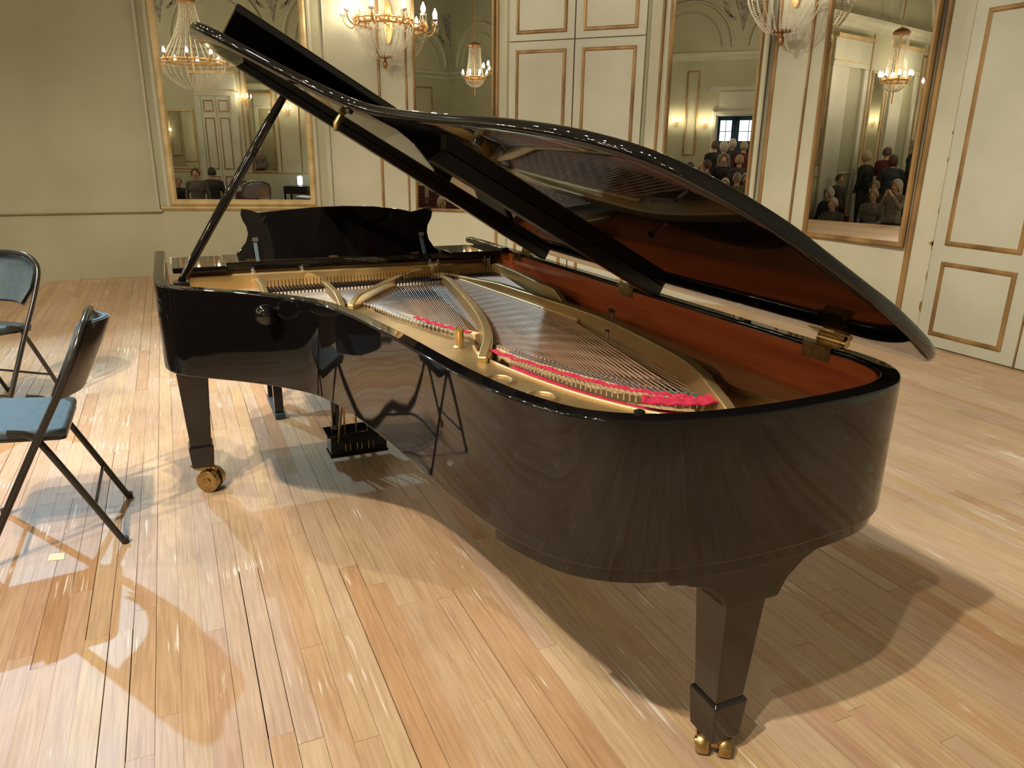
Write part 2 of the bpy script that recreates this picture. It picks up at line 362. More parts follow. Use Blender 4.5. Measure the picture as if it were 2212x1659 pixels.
wall('wall_right', [Facet(pol(a), pol(b)) for a, b in zip(neg[:-1], neg[1:])] + [FN, F0X], 'wall', -0.02, ZT, 'cream curved wall on the right beyond the frame')
wall('wall_opposite', [FR], 'wallL', ZF - 0.05, ZT, 'cream side wall of the hall seen in the mirrors')
# ---- end wall with the open doorway
OU0, OU1, OZ = 2.62, 4.87, 2.12     # opening along FB (u measured from y = YL)
mb = MB(FB); mb.box(0, OU0, -0.16, 0, ZF, ZT).box(OU1, FB.L, -0.16, 0, ZF, ZT).box(OU0, OU1, -0.16, 0, OZ, ZT)
struct(mb.build('wall_end', 'wallL'), 'cream end wall of the hall with an open doorway', 'wall')
mb = MB(FB); mb.box(OU0 - 2, OU1 + 2, -3.3, -3.2, ZF, 3.2).box(OU0 - 2, OU0 - 1.9, -3.2, -0.16, ZF, 3.2).box(OU1 + 1.9, OU1 + 2, -3.2, -0.16, ZF, 3.2).box(OU0 - 2, OU1 + 2, -3.3, -0.16, 3.2, 3.3)
struct(mb.build('wall_foyer', 'bluewall'), 'blue grey foyer wall behind the end doorway', 'wall')
for i, (a, b) in enumerate(((2.55, 2.95), (3.2, 3.85), (3.9, 4.6))):
    w = thing('window_%d' % (i + 1), ['narrow', 'middle', 'far'][i] + ' bright foyer window seen through the end doorway', 'window'); struct(w)
    MB(FB).box(a, b, -3.19, -3.17, 1.35, 2.05).build('pane', 'litpane', w)
    mb = MB(FB); mb.rectframe(a - 0.05, b + 0.05, 1.30, 2.10, 0.06, -3.19, -3.13); mb.box((a + b) / 2 - 0.012, (a + b) / 2 + 0.012, -3.18, -3.15, 1.35, 2.05); mb.box(a, b, -3.18, -3.15, 1.66, 1.685)
    mb.build('window_frame', 'bluewall', w)
# ---- ceiling
mb = MB(); mb.box(XB - 0.2, 5.9, YR - 0.2, YL + 0.2, ZT, ZT + 0.1)
struct(mb.build('ceiling', 'ceil'), 'pale painted ceiling of the hall', 'ceiling')
# ---- hall floor, stage front
mb = MB(); mb.box(XB - 3.4, XS - 0.02, YR, YL, ZF - 0.1, ZF)
xs_ = [-4.2 - k for k in range(7)] + [XB - 3.4]
for a_, b_ in zip(xs_[:-1], xs_[1:]): mb.box(b_, a_, YR, YL, ZF, zf((a_ + b_) / 2))
struct(mb.build('floor_hall', 'carpet'), 'dark carpeted audience floor below the stage', 'floor')
mb = MB(); mb.box(XS - 0.02, XS, YR, YL, ZF, -0.022)
struct(mb.build('wall_stage_front', 'wallL'), 'cream front face of the low stage', 'wall')

# ---- stage floor: slab with single planks
def ymax(x): return YL if x < CX else CY + math.sqrt(max(RAD ** 2 - (x - CX) ** 2, 0.01))
def ymin(x): return YR if x < CX else CY - math.sqrt(max(RAD ** 2 - (x - CX) ** 2, 0.01))
pl = [(XS, YR)] + [pol(a, RAD + 0.05) for a in range(-90, 91, 6)] + [(XS, YL)]
floor = struct(MB().prism(pl, -0.10, -0.018).build('floor', 'gap'), 'worn pinkish oak plank stage floor', 'floor')
PW = 0.0665
planks = []
x = XS
while x < 5.36:
    a, b = ymin(x + PW / 2) - 0.02, ymax(x + PW / 2) + 0.02
    y = a - random.random() * 1.2
    while y < b:
        ln = random.choice((0.7, 0.9, 1.1, 1.3, 1.6, 2.0)) * random.uniform(0.9, 1.1)
        y0, y1 = max(y, a), min(y + ln, b)
        if y1 - y0 > 0.03: planks.append((x, y0, y1))
        y += ln
    x += PW
def shown(p):
    x, y0, y1 = p
    best = 0; n = 0
    for i in range(9):
        yy = y0 + (y1 - y0) * (i + 0.5) / 9
        q = project((x + PW / 2, yy, 0))
        if q and -30 < q[0] < 2242 and 560 < q[1] < 1690:
            # boards hidden behind the piano body are ranked down
            hid = 0.15 if (0.0 < x < 1.45 and 1.3 < yy < 3.6 and q[1] < 1150 and q[0] > 900) else 1.0
            best += hid * (y1 - y0) / 9 / q[2] ** 3; n += 1
    return best
planks.sort(key=shown, reverse=True)
unit = MB().box(0, 1, 0, 1, -0.018, 0.0)
pm = bpy.data.meshes.new('plank'); pm.from_pydata(unit.v, [], unit.f); pm.materials.append(M['plank'])
rest = MB()
for i, (x, y0, y1) in enumerate(planks):
    g = random.choice((0.0002, 0.0003, 0.0004, 0.0006, 0.0008, 0.0011, 0.0016, 0.0026)); dz = random.uniform(-0.0007, 0.0003)
    if i < 298:
        o = bpy.data.objects.new('plank', pm); COL.objects.link(o); o.parent = floor
        o.location = (x + g, y0 + 0.0006, dz); o.scale = (PW - 1.5 * g, y1 - y0 - 0.0012, 1)
    else:
        rest.box(x + g, x + PW - g * 0.5, y0 + 0.0006, y1 - 0.0006, -0.018, dz)
o = rest.build('far_planks', 'plank', None, kind='stuff'); o.parent = floor

# ------------------------------------------------------------------ wall decoration
NT = [0]
def trim(mb, mat, label, parent=None, smooth=None):
    NT[0] += 1
    return struct(mb.build('trim_%d' % NT[0], mat, smooth=smooth), label, 'moulding')
def strip(f, u, w, z0, z1, label, mat='gilt', d=0.014):
    mb = MB(f); mb.prism([(u - w / 2, 0.0), (u - w / 2, d * 0.6), (u - w / 4, d), (u + w / 4, d), (u + w / 2, d * 0.6), (u + w / 2, 0.0)], z0, z1)
    return trim(mb, mat, label)
ZTOP = 3.75
F = FA
strip(F['F2'], 0.43, 0.036, 0.12, ZTOP, 'brown gilt strip on the left edge of the pilaster beside the right mirrors')
strip(F['F2'], 0.112, 0.022, 0.12, ZTOP, 'thin brown gilt strip on the right edge of the pilaster beside the right mirrors')
strip(F['F6'], 0.368, 0.030, 0.12, ZTOP, 'brown gilt strip left of the pilaster under the left wall lamp')
strip(F['F6'], 0.060, 0.022, 0.12, ZTOP, 'thin gilt strip right of the pilaster under the left wall lamp')
strip(F['F5'], 0.050, 0.034, 0.10, ZTOP, 'gilt strip between the narrow mirror and the double door')
strip(F['F3'], 1.062, 0.030, 0.10, ZTOP, 'gilt strip between the double door and the crowd mirror')
strip(F['F1'], 0.180, 0.045, 0.10, ZTOP, 'wide brown gilt strip between the right mirror and the right door', d=0.02)
strip(F['F6b'], 0.505, 0.020, 0.73, ZTOP, 'thin cream moulding right of the large left mirror', 'wall', 0.03)
strip(F['F8'], 0.030, 0.030, 0.73, ZTOP, 'thin cream moulding left of the large left mirror', 'wall', 0.03)
# rails and skirting along the facets
def rail(f, z, h, d, label, mat, u0=0.0, u1=None):
    u1 = f.L if u1 is None else u1
    mb = MB(f); mb.prism([(0.0, z - h / 2), (d * 0.5, z - h / 2), (d, z), (d, z + h * 0.3), (d * 0.4, z + h / 2), (0.0, z + h / 2)], u0, u1, 'x')
    return trim(mb, mat, label)
rail(F['F8'], 0.735, 0.045, 0.028, 'cream and gilt dado rail on the plain left wall', 'wallL')
rail(F['F8'], 0.715, 0.014, 0.024, 'gilt line under the left dado rail', 'gilt')
rail(F['F7'], 0.765, 0.050, 0.035, 'cream dado rail below the large left mirror', 'giltL')
rail(F['F6b'], 0.74, 0.04, 0.026, 'cream dado rail left of the narrow pilaster', 'wallL')
rail(FL, 0.735, 0.045, 0.028, 'dado rail along the hall side wall', 'wallL')
rail(FL, 0.715, 0.014, 0.024, 'gilt line under the hall side rail', 'gilt')
rail(FR, 0.735, 0.05, 0.028, 'dado rail along the far side wall seen in mirrors', 'giltL')
for k, nmx in (('F7', 'back'), ('F8', 'left')):
    mb = MB(F[k]); mb.box(0, F[k].L, 0, 0.018, 0.0, 0.13); struct(mb.build('baseboard_' + nmx, 'wallL', bevel=0.004), 'low cream skirting board at the foot of the ' + nmx + ' wall', 'skirting')
mb = MB(); 
for k in ('F1', 'F2', 'F3', 'F5', 'F6', 'F6b'): mb.T = F[k]; mb.box(0, F[k].L, 0, 0.016, 0.0, 0.11)
struct(mb.build('baseboard_apse', 'wall'), 'cream skirting board along the curved stage wall', 'skirting')

# ---- doors
def panel_door(name, f, leaves, z1, label, gold, n0=0.0, rows=((0.10, 0.675), (0.80, 2.44), (2.595, 3.5)), inset=0.10, split=True):
    d = thing(name, label, 'door', f(f.L / 2, 0, 0)); struct(d)
    for (u0, u1) in leaves:
        lf = MB(f).box(u0 + 0.003, u1 - 0.003, n0, n0 + 0.03, 0.012, 2.522).build('leaf', 'door', d, bevel=0.003)
        up = MB(f).box(u0 + 0.003, u1 - 0.003, n0, n0 + 0.03, 2.530, z1).build('upper_leaf', 'door', d, bevel=0.003) if split else None
        for (a, b) in rows:
            mb = MB(f); mb.rectframe(u0 + inset, u1 - inset, a, b, 0.034, n0 + 0.03, n0 + 0.044)
            mb.build('panel_moulding', gold, lf)
            mb = MB(f); mb.box(u0 + inset + 0.034, u1 - inset - 0.034, n0 + 0.03, n0 + 0.035, a + 0.034, b - 0.034)
            mb.build('panel', 'door', lf)
    return d
d1 = panel_door('door_1', F['F4'], ((0.103, 0.840), (0.846, 1.583)), 3.72, 'tall cream double door with gilt panels behind the piano lid', 'gilt', inset=0.085)
MB(F['F4']).box(0.835, 0.851, 0.0, 0.026, 0.012, 3.72).build('meeting_gap', 'gap', d1)
for u in (0.085, 1.600):
    MB(F['F4']).box(u - 0.014, u + 0.014, 0.0, 0.012, 0.0, 3.75).build('jamb_line', 'greendk', d1)
d2 = panel_door('door_2', F['F0'], ((-0.222, 0.562), (0.570, 1.362)), 3.72, 'worn cream door with brown gilt panels at the right edge', 'gilt', inset=0.105, split=False)
MB(F['F0']).box(0.561, 0.571, 0.0, 0.036, 0.012, 3.72).build('meeting_strip', 'gilt', d2)
MB(F['F0']).box(1.363, 1.378, 0.0, 0.010, 0.0, 3.72).build('jamb_gap', 'greendk', d2)
# chipped paint along the jamb
mb = MB(F['F0'])
for z, w, h in ((0.30, 0.028, 0.11), (0.80, 0.045, 0.05), (0.78, 0.016, 0.10), (1.05, 0.012, 0.08), (1.42, 0.016, 0.05), (1.62, 0.014, 0.05), (0.55, 0.013, 0.10)):
    pts = [(1.372 + w * random.uniform(0.5, 1.0) * math.cos(t), z + h / 2 * random.uniform(0.6, 1) * math.sin(t)) for t in [2 * PI * k / 9 for k in range(9)]]
    mb.prism(pts, 0.0, 0.0125, 'y')
mb.build('chipped_paint', 'gilt', d2)

# ---- mirrors
def mirror(name, f, u0, u1, z0, z1, label, yaw=0.0, tilt=0.0, fw=0.055, gold='gilt', outer=0.0, fd=0.035):
    c = (u0 + u1) / 2; cy, ty = math.radians(yaw), math.tan(math.radians(tilt))
    def T(u, n, z):
        du = u - c; nn = n + (z - z0) * ty
        return f(c + du * math.cos(cy) - 0 * nn, nn + du * math.sin(cy) + abs(math.sin(cy)) * (u1 - u0) / 2, z)
    t = thing(name, label, 'mirror', f(c, 0, z0))
    MB(T).box(u0, u1, 0.004, 0.012, z0, z1).build('glass', 'mirror', t)
    MB(T).rectframe(u0 - fw, u1 + fw, z0 - fw, z1 + fw, fw, 0.0, fd).build('frame', gold, t)
    if outer:
        MB(T).rectframe(u0 - fw - outer, u1 + fw + outer, z0 - fw - outer, z1 + fw + outer, outer, 0.0, fd * 0.7).build('outer_frame', 'wall', t)
    return t
mirror('wall_mirror', F['F1'], 0.25, 1.095, 0.785, 3.5, 'tall mirror between the right lamp pilaster and right door, showing seated people', tilt=0.8, fw=0.045, yaw=-2.0)
mirror('wall_mirror', FN, 0.06, FN.L - 0.16, 0.785, 3.5, 'tall mirror right of the worn door, outside the picture', fw=0.045)
mirror('wall_mirror', F['F3'], 0.060, 0.930, 0.785, 3.5, 'tall mirror right of the double door, showing a standing crowd', tilt=0.7, fw=0.035, outer=0.05, yaw=-3.0)
mirror('wall_mirror', F['F5'], 0.105, 0.975, 0.79, 3.5, 'narrow mirror behind the left wall lamp, showing the painted cove', fw=0.030)
mirror('wall_mirror', F['F7'], 0.212, 1.675, 0.862, 3.5, 'large gilt mirror on the left wall, showing a chandelier', fw=0.07, gold='giltL', outer=0.05)

# ------------------------------------------------------------------ far hall decoration (seen in the mirrors)
ZC = 3.85
def cornice(f, label):
    mb = MB(f); mb.prism([(0, ZC - 0.12), (0.05, ZC - 0.12), (0.07, ZC - 0.03), (0.16, ZC + 0.03), (0.18, ZC + 0.10), (0, ZC + 0.10)], 0, f.L, 'x'); trim(mb, 'wall', label)
cornice(FL, 'cream cornice along the hall side wall'); cornice(FR, 'cream cornice along the opposite hall wall'); cornice(FB, 'cream cornice across the end wall')
mb = MB()
for k in ('F0', 'F1', 'F2', 'F3', 'F4', 'F5', 'F6', 'F6b', 'F7', 'F8'):
    mb.T = F[k]; mb.prism([(0, ZC - 0.12), (0.05, ZC - 0.12), (0.07, ZC - 0.03), (0.16, ZC + 0.03), (0.18, ZC + 0.10), (0, ZC + 0.10)], -0.01, F[k].L + 0.01, 'x')
trim(mb, 'wall', 'cream cornice around the apse above the mirrors')
def arches(f, u0, n, bay, label):
    for i in range(n):
        c = u0 + bay * i
        mb = MB(f)
        for R0, w, d in ((bay * 0.40, 0.10, 0.07), (bay * 0.31, 0.05, 0.05)):
            pts = [(c + R0 * math.cos(t), ZC + 0.25 + R0 * math.sin(t)) for t in [PI * k / 16 for k in range(17)]]
            vs = []
            for (u, z), t in zip(pts, [PI * k / 16 for k in range(17)]):
                for rr, dd in ((0, 0), (0.3 * w, d), (0.7 * w, d), (w, 0)):
                    vs.append((u + rr * math.cos(t), dd, z + rr * math.sin(t)))
            mb.add(vs, [(4 * k + j, 4 * k + j + 1, 4 * k + 5 + j, 4 * k + 4 + j) for k in range(16) for j in range(3)])
        trim(mb, 'wall', label + ', ' + ['first', 'second', 'third', 'fourth', 'fifth', 'sixth'][i % 6] + ' bay')
        # painted spandrel: a leafy cartouche between two arches
        mb = MB(f); cc = c + bay / 2; zc = ZC + 1.45
        body = [(cc + 0.30 * s, zc + 0.42 * t) for s, t in ((0, -1.9), (0.35, -0.9), (0.75, -0.3), (1.0, 0.35), (1.5, 0.9), (1.25, 1.25), (0.6, 1.0), (0.3, 1.3), (0, 1.0), (-0.3, 1.3), (-0.6, 1.0), (-1.25, 1.25), (-1.5, 0.9), (-1.0, 0.35), (-0.75, -0.3), (-0.35, -0.9))]
        mb.prism(body, 0.0, 0.02, 'y')
        for sgn in (-1, 1):
            for q in range(4):
                a = 0.35 + q * 0.28; L = 0.24
                bx, bz = cc + sgn * 0.42 * math.sin(a * 1.4), zc + 0.1 - 0.62 * math.cos(a)
                mb.prism([(bx, bz), (bx + sgn * L * 0.5, bz + 0.03), (bx + sgn * L, bz + 0.20), (bx + sgn * L * 0.3, bz + 0.12)], 0.0, 0.015, 'y')
        trim(mb, 'grey', 'grey painted leaf cartouche above the cornice, ' + label + ' %s' % 'abcdef'[i % 6])
arches(FL, 2.0, 4, 3.1, 'lunette arch over the hall side wall')
arches(FR, 1.7, 4, 3.1, 'lunette arch over the opposite wall')
arches(FB, 1.6, 4, 3.1, 'lunette arch over the end wall')
# surrounds of side doors and wall mirrors in the hall
def doorcase(f, u0, u1, z0, z1, label, open_=True, num=3):
    d = thing('door_%d' % num, label, 'door', f((u0 + u1) / 2, 0, z0)); struct(d)
    mb = MB(f); w = 0.16
    mb.box(u0 - w, u0, 0, 0.06, z0, z1).box(u1, u1 + w, 0, 0.06, z0, z1).box(u0 - w, u1 + w, 0, 0.07, z1, z1 + 0.55)
    mb.build('architrave', 'door', d, bevel=0.01)
    MB(f).box(u0 - w - 0.05, u1 + w + 0.05, 0, 0.14, z1 + 0.55, z1 + 0.62).build('cornice_shelf', 'giltL', d)
    MB(f).box(u0 - w, u1 + w, 0, 0.085, z1 + 0.10, z1 + 0.13).build('gilt_line', 'giltL', d)
    if open_:
        MB(f).box(u0, u1, 0.0, 0.012, z0, z1).build('dark_reveal', 'greendk', d)
        MB(f).box(u0, u0 + (u1 - u0) * 0.45, 0.012, 0.05, z0, z1).build('leaf', 'door', d)
    else:
        for (a, b) in ((u0, (u0 + u1) / 2), ((u0 + u1) / 2, u1)):
            lf = MB(f).box(a + 0.004, b - 0.004, 0, 0.03, z0, z1).build('leaf', 'door', d)
            for q0, q1 in ((z0 + 0.12, 0.62), (0.80, 2.15), (2.3, z1 - 0.1)):
                MB(f).rectframe(a + 0.07, b - 0.07, q0, q1, 0.03, 0.03, 0.045).build('panel_moulding', 'gilt', lf)
    return d
uL = lambda x: pol(92)[0] - x                      # u on FL from world x
doorcase(FL, uL(-4.85), uL(-6.35), ZF, 2.95, 'cream side doorway nearest the stage, half open, seen in the right mirror', True, 3)
doorcase(FL, uL(-8.15), uL(-9.5), ZF, 2.95, 'tall cream side doorway in the middle of the hall, half open', True, 4)
uR = lambda x: x - XB
doorcase(FR, uR(-5.75), uR(-4.90), ZF, 2.7, 'closed cream double door on the opposite wall, seen in the left mirror', False, 6)
doorcase(FR, uR(-10.4), uR(-9.0), ZF, 2.9, 'cream doorway far along the opposite wall', True, 7)
mirror('wall_mirror', FR, uR(-7.1), uR(-6.05), 0.85, 2.3, 'dark wall mirror seen at the left edge of the large gilt mirror', gold='giltL')
mirror('wall_mirror', FR, uR(-4.42), uR(-3.80), 0.78, 3.3, 'narrow wall mirror reflected behind the prop stick', gold='gilt')
for i, x in enumerate((-7.35, -4.60, -3.62, -3.05, -2.2, -1.4)):
    strip(FR, uR(x), 0.03, 0.75, ZC - 0.15, 'gilt wall strip on the opposite wall, number %s from the stage' % ['six', 'five', 'four', 'three', 'two', 'one'][i])
for i, x in enumerate((-2.4, -4.2, -6.75, -7.85, -10.2)):
    strip(FL, uL(x), 0.05, 0.75, ZC - 0.15, 'cream wall strip along the hall side, %s from the stage' % ['first', 'second', 'third', 'fourth', 'fifth'][i], 'gilt')
mirror('wall_mirror', FL, uL(-6.95), uL(-7.65), 0.85, 2.9, 'hall mirror between the two side doorways', gold='giltL')
mirror('wall_mirror', FL, uL(-10.4), uL(-11.4), 0.85, 2.9, 'hall mirror beyond the farther side doorway', gold='giltL')

# ------------------------------------------------------------------ lamps with crystal strands
def bead_strand(mb, pts, r, gap):
    P = [Vector(p) for p in pts]; acc = 0.0
    for a, b in zip(P[:-1], P[1:]):
        L = (b - a).length; d = acc
        while d < L:
            mb.octa(tuple(a + (b - a) * (d / L)), r); d += gap
        acc = d - L
def bulb_at(t, p, r=0.021, strength='bulb'):
    MB().lathe([(0.004, 0), (r * 0.75, 0.012), (r, 0.035), (r * 0.85, 0.06), (r * 0.4, 0.085), (0.002, 0.105)], p, 10).build('candle_bulb', strength, t, smooth=60)
def sconce(f, uc, off, zb, label, R=0.285, H=0.31, half=True, arms=5, group=None):
    c = Vector(f(uc, off, 0)); ux, nx = f.u, f.n
    t = thing('wall_lamp', label, 'wall lamp', f(uc, 0, zb), group)
    P = lambda a, r, z: tuple(c + ux * (r * math.cos(a)) + nx * (r * math.sin(a)) + Vector((0, 0, z)))
    # finial and bottom plate
    MB().lathe([(0.004, 0.0), (0.020, 0.012), (0.026, 0.04), (0.022, 0.065), (0.012, 0.08), (0.014, 0.10), (0.075, 0.105), (0.085, 0.118), (0.03, 0.128)], (c.x, c.y, zb), 16).build('finial', 'bronze', t, smooth=50)
    zr = zb + 0.12 + H
    # gallery ring
    ring = [P(2 * PI * k / 40, R, zr) for k in range(40)]
    MB().tube(ring, 0.016, 8, closed=True).build('gallery_ring', 'giltmet', t, smooth=60)
    ring = [P(2 * PI * k / 40, R + 0.012, zr + 0.045) for k in range(40)]
    MB().tube(ring, 0.010, 8, closed=True).build('gallery_ring', 'giltmet', t, smooth=60)
    for k in range(22):       # scroll ornaments standing on the ring
        a = 2 * PI * k / 22
        MB().tube([P(a, R + 0.01, zr), P(a, R + 0.035, zr + 0.04), P(a, R + 0.015, zr + 0.09 + 0.03 * (k % 2)), P(a, R - 0.01, zr + 0.07)], [0.010, 0.012, 0.009, 0.004], 6).build('scroll', 'giltmet', t, smooth=60)
    # strands of the bowl
    mb = MB()
    for k in range(26):
        a = 2 * PI * k / 26
        pts = [P(a, R * math.cos(s * PI / 2 * 0.86) ** 0.62, zr - 0.02 - H * s) for s in [j / 14 for j in range(15)]]
        bead_strand(mb, pts, 0.0085, 0.019)
    for k in range(13):
        a0, a1 = 2 * PI * k / 13, 2 * PI * (k + 1) / 13
        bead_strand(mb, [P(a0 + (a1 - a0) * j / 8, R * 1.06, zr - 0.02 - 0.07 * math.sin(PI * j / 8)) for j in range(9)], 0.007, 0.017)
    mb.build('crystal_strands', 'crystal', t, kind='stuff')
    # back plate on the wall and inner stem
    MB(f).prism([(uc + 0.05 * math.cos(q), zr + 0.05 + 0.22 * math.sin(q)) for q in [2 * PI * k / 16 for k in range(16)]], 0.0, 0.03, 'y').build('back_plate', 'giltmet', t, bevel=0.004)
    MB().tube([f(uc, 0.02, zr + 0.02), P(PI / 2, 0.0, zr + 0.02), P(PI / 2, 0.0, zr + 0.30)], 0.013, 8).build('stem', 'giltmet', t, smooth=60)
    # arms with cups and bulbs
    for k in range(arms):
        a = PI * (0.02 + 0.96 * k / (arms - 1))
        arm = MB().tube(catmull([P(a, R, zr + 0.02), P(a, R + 0.06, zr - 0.035), P(a, R + 0.13, zr + 0.01), P(a, R + 0.15, zr + 0.085)], 5), 0.009, 7).build('arm', 'giltmet', t, smooth=60)
        q = P(a, R + 0.15, zr + 0.085)
        MB().lathe([(0.006, -0.01), (0.030, 0.0), (0.036, 0.016), (0.022, 0.02)], q, 12).build('drip_cup', 'crystal', arm, smooth=40)
        mb = MB()
        for j in range(6):
            b = 2 * PI * j / 6
            bead_strand(mb, [(q[0] + 0.034 * math.cos(b), q[1] + 0.034 * math.sin(b), q[2] - 0.004), (q[0] + 0.034 * math.cos(b), q[1] + 0.034 * math.sin(b), q[2] - 0.075)], 0.006, 0.015)
        mb.build('drops', 'crystal', arm, kind='stuff')
        bulb_at(t, (q[0], q[1], q[2] + 0.02), 0.026, 'bulb2')
    return t
sconce(F['F6'], 0.235, 0.20, 2.265, 'gilt crystal wall lamp with five lit bulbs, above the music desk')
sconce(F['F2'], 0.290, 0.20, 2.320, 'gilt crystal wall lamp on the pilaster between the two right mirrors', R=0.32, H=0.36)
def mini_sconce(f, u, z, label):
    t = thing('wall_lamp', label, 'wall lamp', f(u, 0, z))
    MB(f).box(u - 0.03, u + 0.03, 0, 0.02, z - 0.12, z + 0.12).build('back_plate', 'giltmet', t, bevel=0.005)
    for s in (-1, 0, 1):
        MB().tube([f(u, 0.02, z), f(u + s * 0.06, 0.10, z - 0.04), f(u + s * 0.13, 0.13, z + 0.03)], 0.008, 6).build('arm', 'giltmet', t, smooth=60)
        bulb_at(t, f(u + s * 0.13, 0.13, z + 0.04))
    mb = MB()
    for s in range(7): bead_strand(mb, [f(u - 0.09 + 0.03 * s, 0.12, z), f(u - 0.09 + 0.03 * s, 0.10, z - 0.16 + 0.02 * abs(s - 3))], 0.007, 0.016)
    mb.build('drops', 'crystal', t, kind='stuff')
for i, (a, b) in enumerate(((0.25, 1.05), (1.6, 2.0), (5.6, 6.6), (6.9, 8.1), (8.5, 9.7), (10.1, 11.6))):
    mb = MB(FB); mb.rectframe(a, b, 0.95, 3.45, 0.05, 0.0, 0.03); trim(mb, 'gilt', 'gilt wall panel frame on the end wall, %s from the side doors' % ['first', 'second', 'third', 'fourth', 'fifth', 'sixth'][i])
for i, (x0, x1) in enumerate(((-9.9, -10.25), (-11.6, -12.5), (-3.0, -3.7), (-4.35, -4.62))):
    mb = MB(FL); mb.rectframe(uL(x0), uL(x1), 0.95, 3.45, 0.05, 0.0, 0.03); trim(mb, 'gilt', 'gilt wall panel frame on the hall side, %s' % ['beyond the second doorway', 'by the end corner', 'nearest the stage', 'before the first doorway'][i])
mb = MB(FB); mb.rectframe(OU0 - 0.18, OU1 + 0.18, ZF, OZ + 0.18, 0.18, 0.0, 0.06); mb.box(OU0 - 0.3, OU1 + 0.3, 0, 0.10, OZ + 0.75, OZ + 0.85); mb.box(OU0, OU1, 0.0, 0.02, OZ + 0.2, OZ + 0.7)
trim(mb, 'door', 'cream architrave around the open end doorway')
mini_sconce(FR, uR(-4.51), 2.62, 'small wall lamp reflected above the prop stick')
mini_sconce(FR, uR(-3.35), 2.35, 'small wall lamp reflected at the right of the large gilt mirror')
mini_sconce(FB, 1.35, 1.95, 'small end wall lamp left of the far doorway')
mini_sconce(FB, 2.25, 1.9, 'small end wall lamp close to the far doorway')
def chandelier(c, zr, R, label, top=1.05, bulbs=12, beads=1.0):
    t = thing('chandelier', label, 'chandelier', (c[0], c[1], ZT), 'crystal chandeliers')
    P = lambda a, r, z: (c[0] + r * math.cos(a), c[1] + r * math.sin(a), z)
    MB().tube([(c[0], c[1], ZT), (c[0], c[1], zr - 0.45)], 0.014, 8).build('stem', 'giltmet', t, smooth=60)
    MB().lathe([(0.05, 0), (0.16, 0.03), (0.17, 0.07), (0.12, 0.12), (0.03, 0.16)], (c[0], c[1], zr + top), 20).build('crown', 'bronze', t, smooth=50)
    for r, z, w in ((R * 0.72, zr, 0.022), (R * 0.74, zr - 0.07, 0.012)):
        MB().tube([P(2 * PI * k / 40, r, z) for k in range(40)], w, 7, closed=True).build('ring', 'giltmet', t, smooth=60)
    mb = MB(); g = 0.032
    for k in range(28):
        a = 2 * PI * k / 28
        bead_strand(mb, [P(a, 0.15 + (R * 0.70 - 0.15) * s ** 1.7, zr + top - (top) * s) for s in [j / 10 for j in range(11)]], 0.012, g)
        bead_strand(mb, [P(a, R * 0.72 * math.cos(s * PI / 2 * 0.9) ** 0.6, zr - 0.06 - 0.55 * R * s) for s in [j / 8 for j in range(9)]], 0.013, g)
    mb.build('crystal_strands', 'crystal', t, kind='stuff')
    for k in range(bulbs):
        a = 2 * PI * (k + 0.3) / bulbs
        arm = MB().tube([P(a, R * 0.72, zr), P(a, R * 0.88, zr - 0.07), P(a, R, zr + 0.04)], 0.011, 6).build('arm', 'giltmet', t, smooth=60)
        MB().lathe([(0.006, -0.01), (0.04, 0.0), (0.045, 0.02), (0.02, 0.025)], P(a, R, zr + 0.05), 10).build('drip_cup', 'crystal', arm, smooth=40)
        bulb_at(t, P(a, R, zr + 0.07), 0.028)
    return t
chandelier((-9.0, 3.0), 3.35, 0.9, 'large unseen crystal chandelier added over the middle of the hall to brighten it', bulbs=18)  # added out of view to lift the hall and ceiling in the mirrors
chandelier((-6.9, 0.55), 3.25, 0.34, 'small crystal chandelier seen at the right of the narrow mirror', top=0.7, bulbs=8)
chandelier((-3.42, 1.83), 3.08, 0.86, 'large crystal chandelier reflected in the left mirror')
chandelier((-5.0, 8.25), 2.62, 0.30, 'crystal chandelier reflected in the right mirror, nearer one', top=0.8, bulbs=8)
chandelier((-8.3, 8.55), 2.64, 0.28, 'crystal chandelier far down the hall, right of the nearer one', top=0.8, bulbs=8)

# ------------------------------------------------------------------ grand piano
RIMZ = 1.0
OUT = [(-.086, 3.70), (-.086, 3.40), (-.086, 3.12), (-.085, 2.93), (-.074, 2.80), (-.03, 2.715), (.043, 2.65), (.179, 2.537), (.282, 2.43), (.370, 2.30), (.428, 2.10), (.476, 1.80),
       (.508, 1.52), (.541, 1.325), (.578, 1.200), (.635, 1.097), (.735, 1.025), (.869, .990), (1.018, .978), (1.19, .984), (1.318, 1.003), (1.405, 1.045), (1.462, 1.11), (1.487, 1.20), (1.490, 1.34),
       (1.490, 1.8), (1.490, 2.6), (1.490, 3.2), (1.490, 3.70)]
PATH = [Vector(p) for p in catmull(OUT, 6)]
def offset(path, d):
    r = []
    for i, p in enumerate(path):
        t = (path[min(i + 1, len(path) - 1)] - path[max(i - 1, 0)]).normalized()
        r.append(p + Vector((-t.y, t.x)) * d)     # path runs treble front > tail > bass front: left side is inside
    return r
INN = offset(PATH, 0.043)
def band(o, i, z0, z1):
    mb = MB(); n = len(o); vs = []
    for a, b in zip(o, i): vs += [(a.x, a.y, z0), (a.x, a.y, z1), (b.x, b.y, z1), (b.x, b.y, z0)]
    fs = [(0, 1, 2, 3), tuple(4 * (n - 1) + k for k in (3, 2, 1, 0))]
    for k in range(n - 1): fs += [(4 * k + j, 4 * k + 4 + j, 4 * k + 4 + (j + 1) % 4, 4 * k + (j + 1) % 4) for j in range(4)]
    return mb.add(vs, fs)
piano = thing('grand_piano', 'black lacquered concert grand piano with its lid propped open', 'piano', (0.72, 2.35, 0.0))
rim = band(PATH, INN, 0.69, RIMZ).build('rim', 'lacquer', piano, bevel=0.006, seg=3)
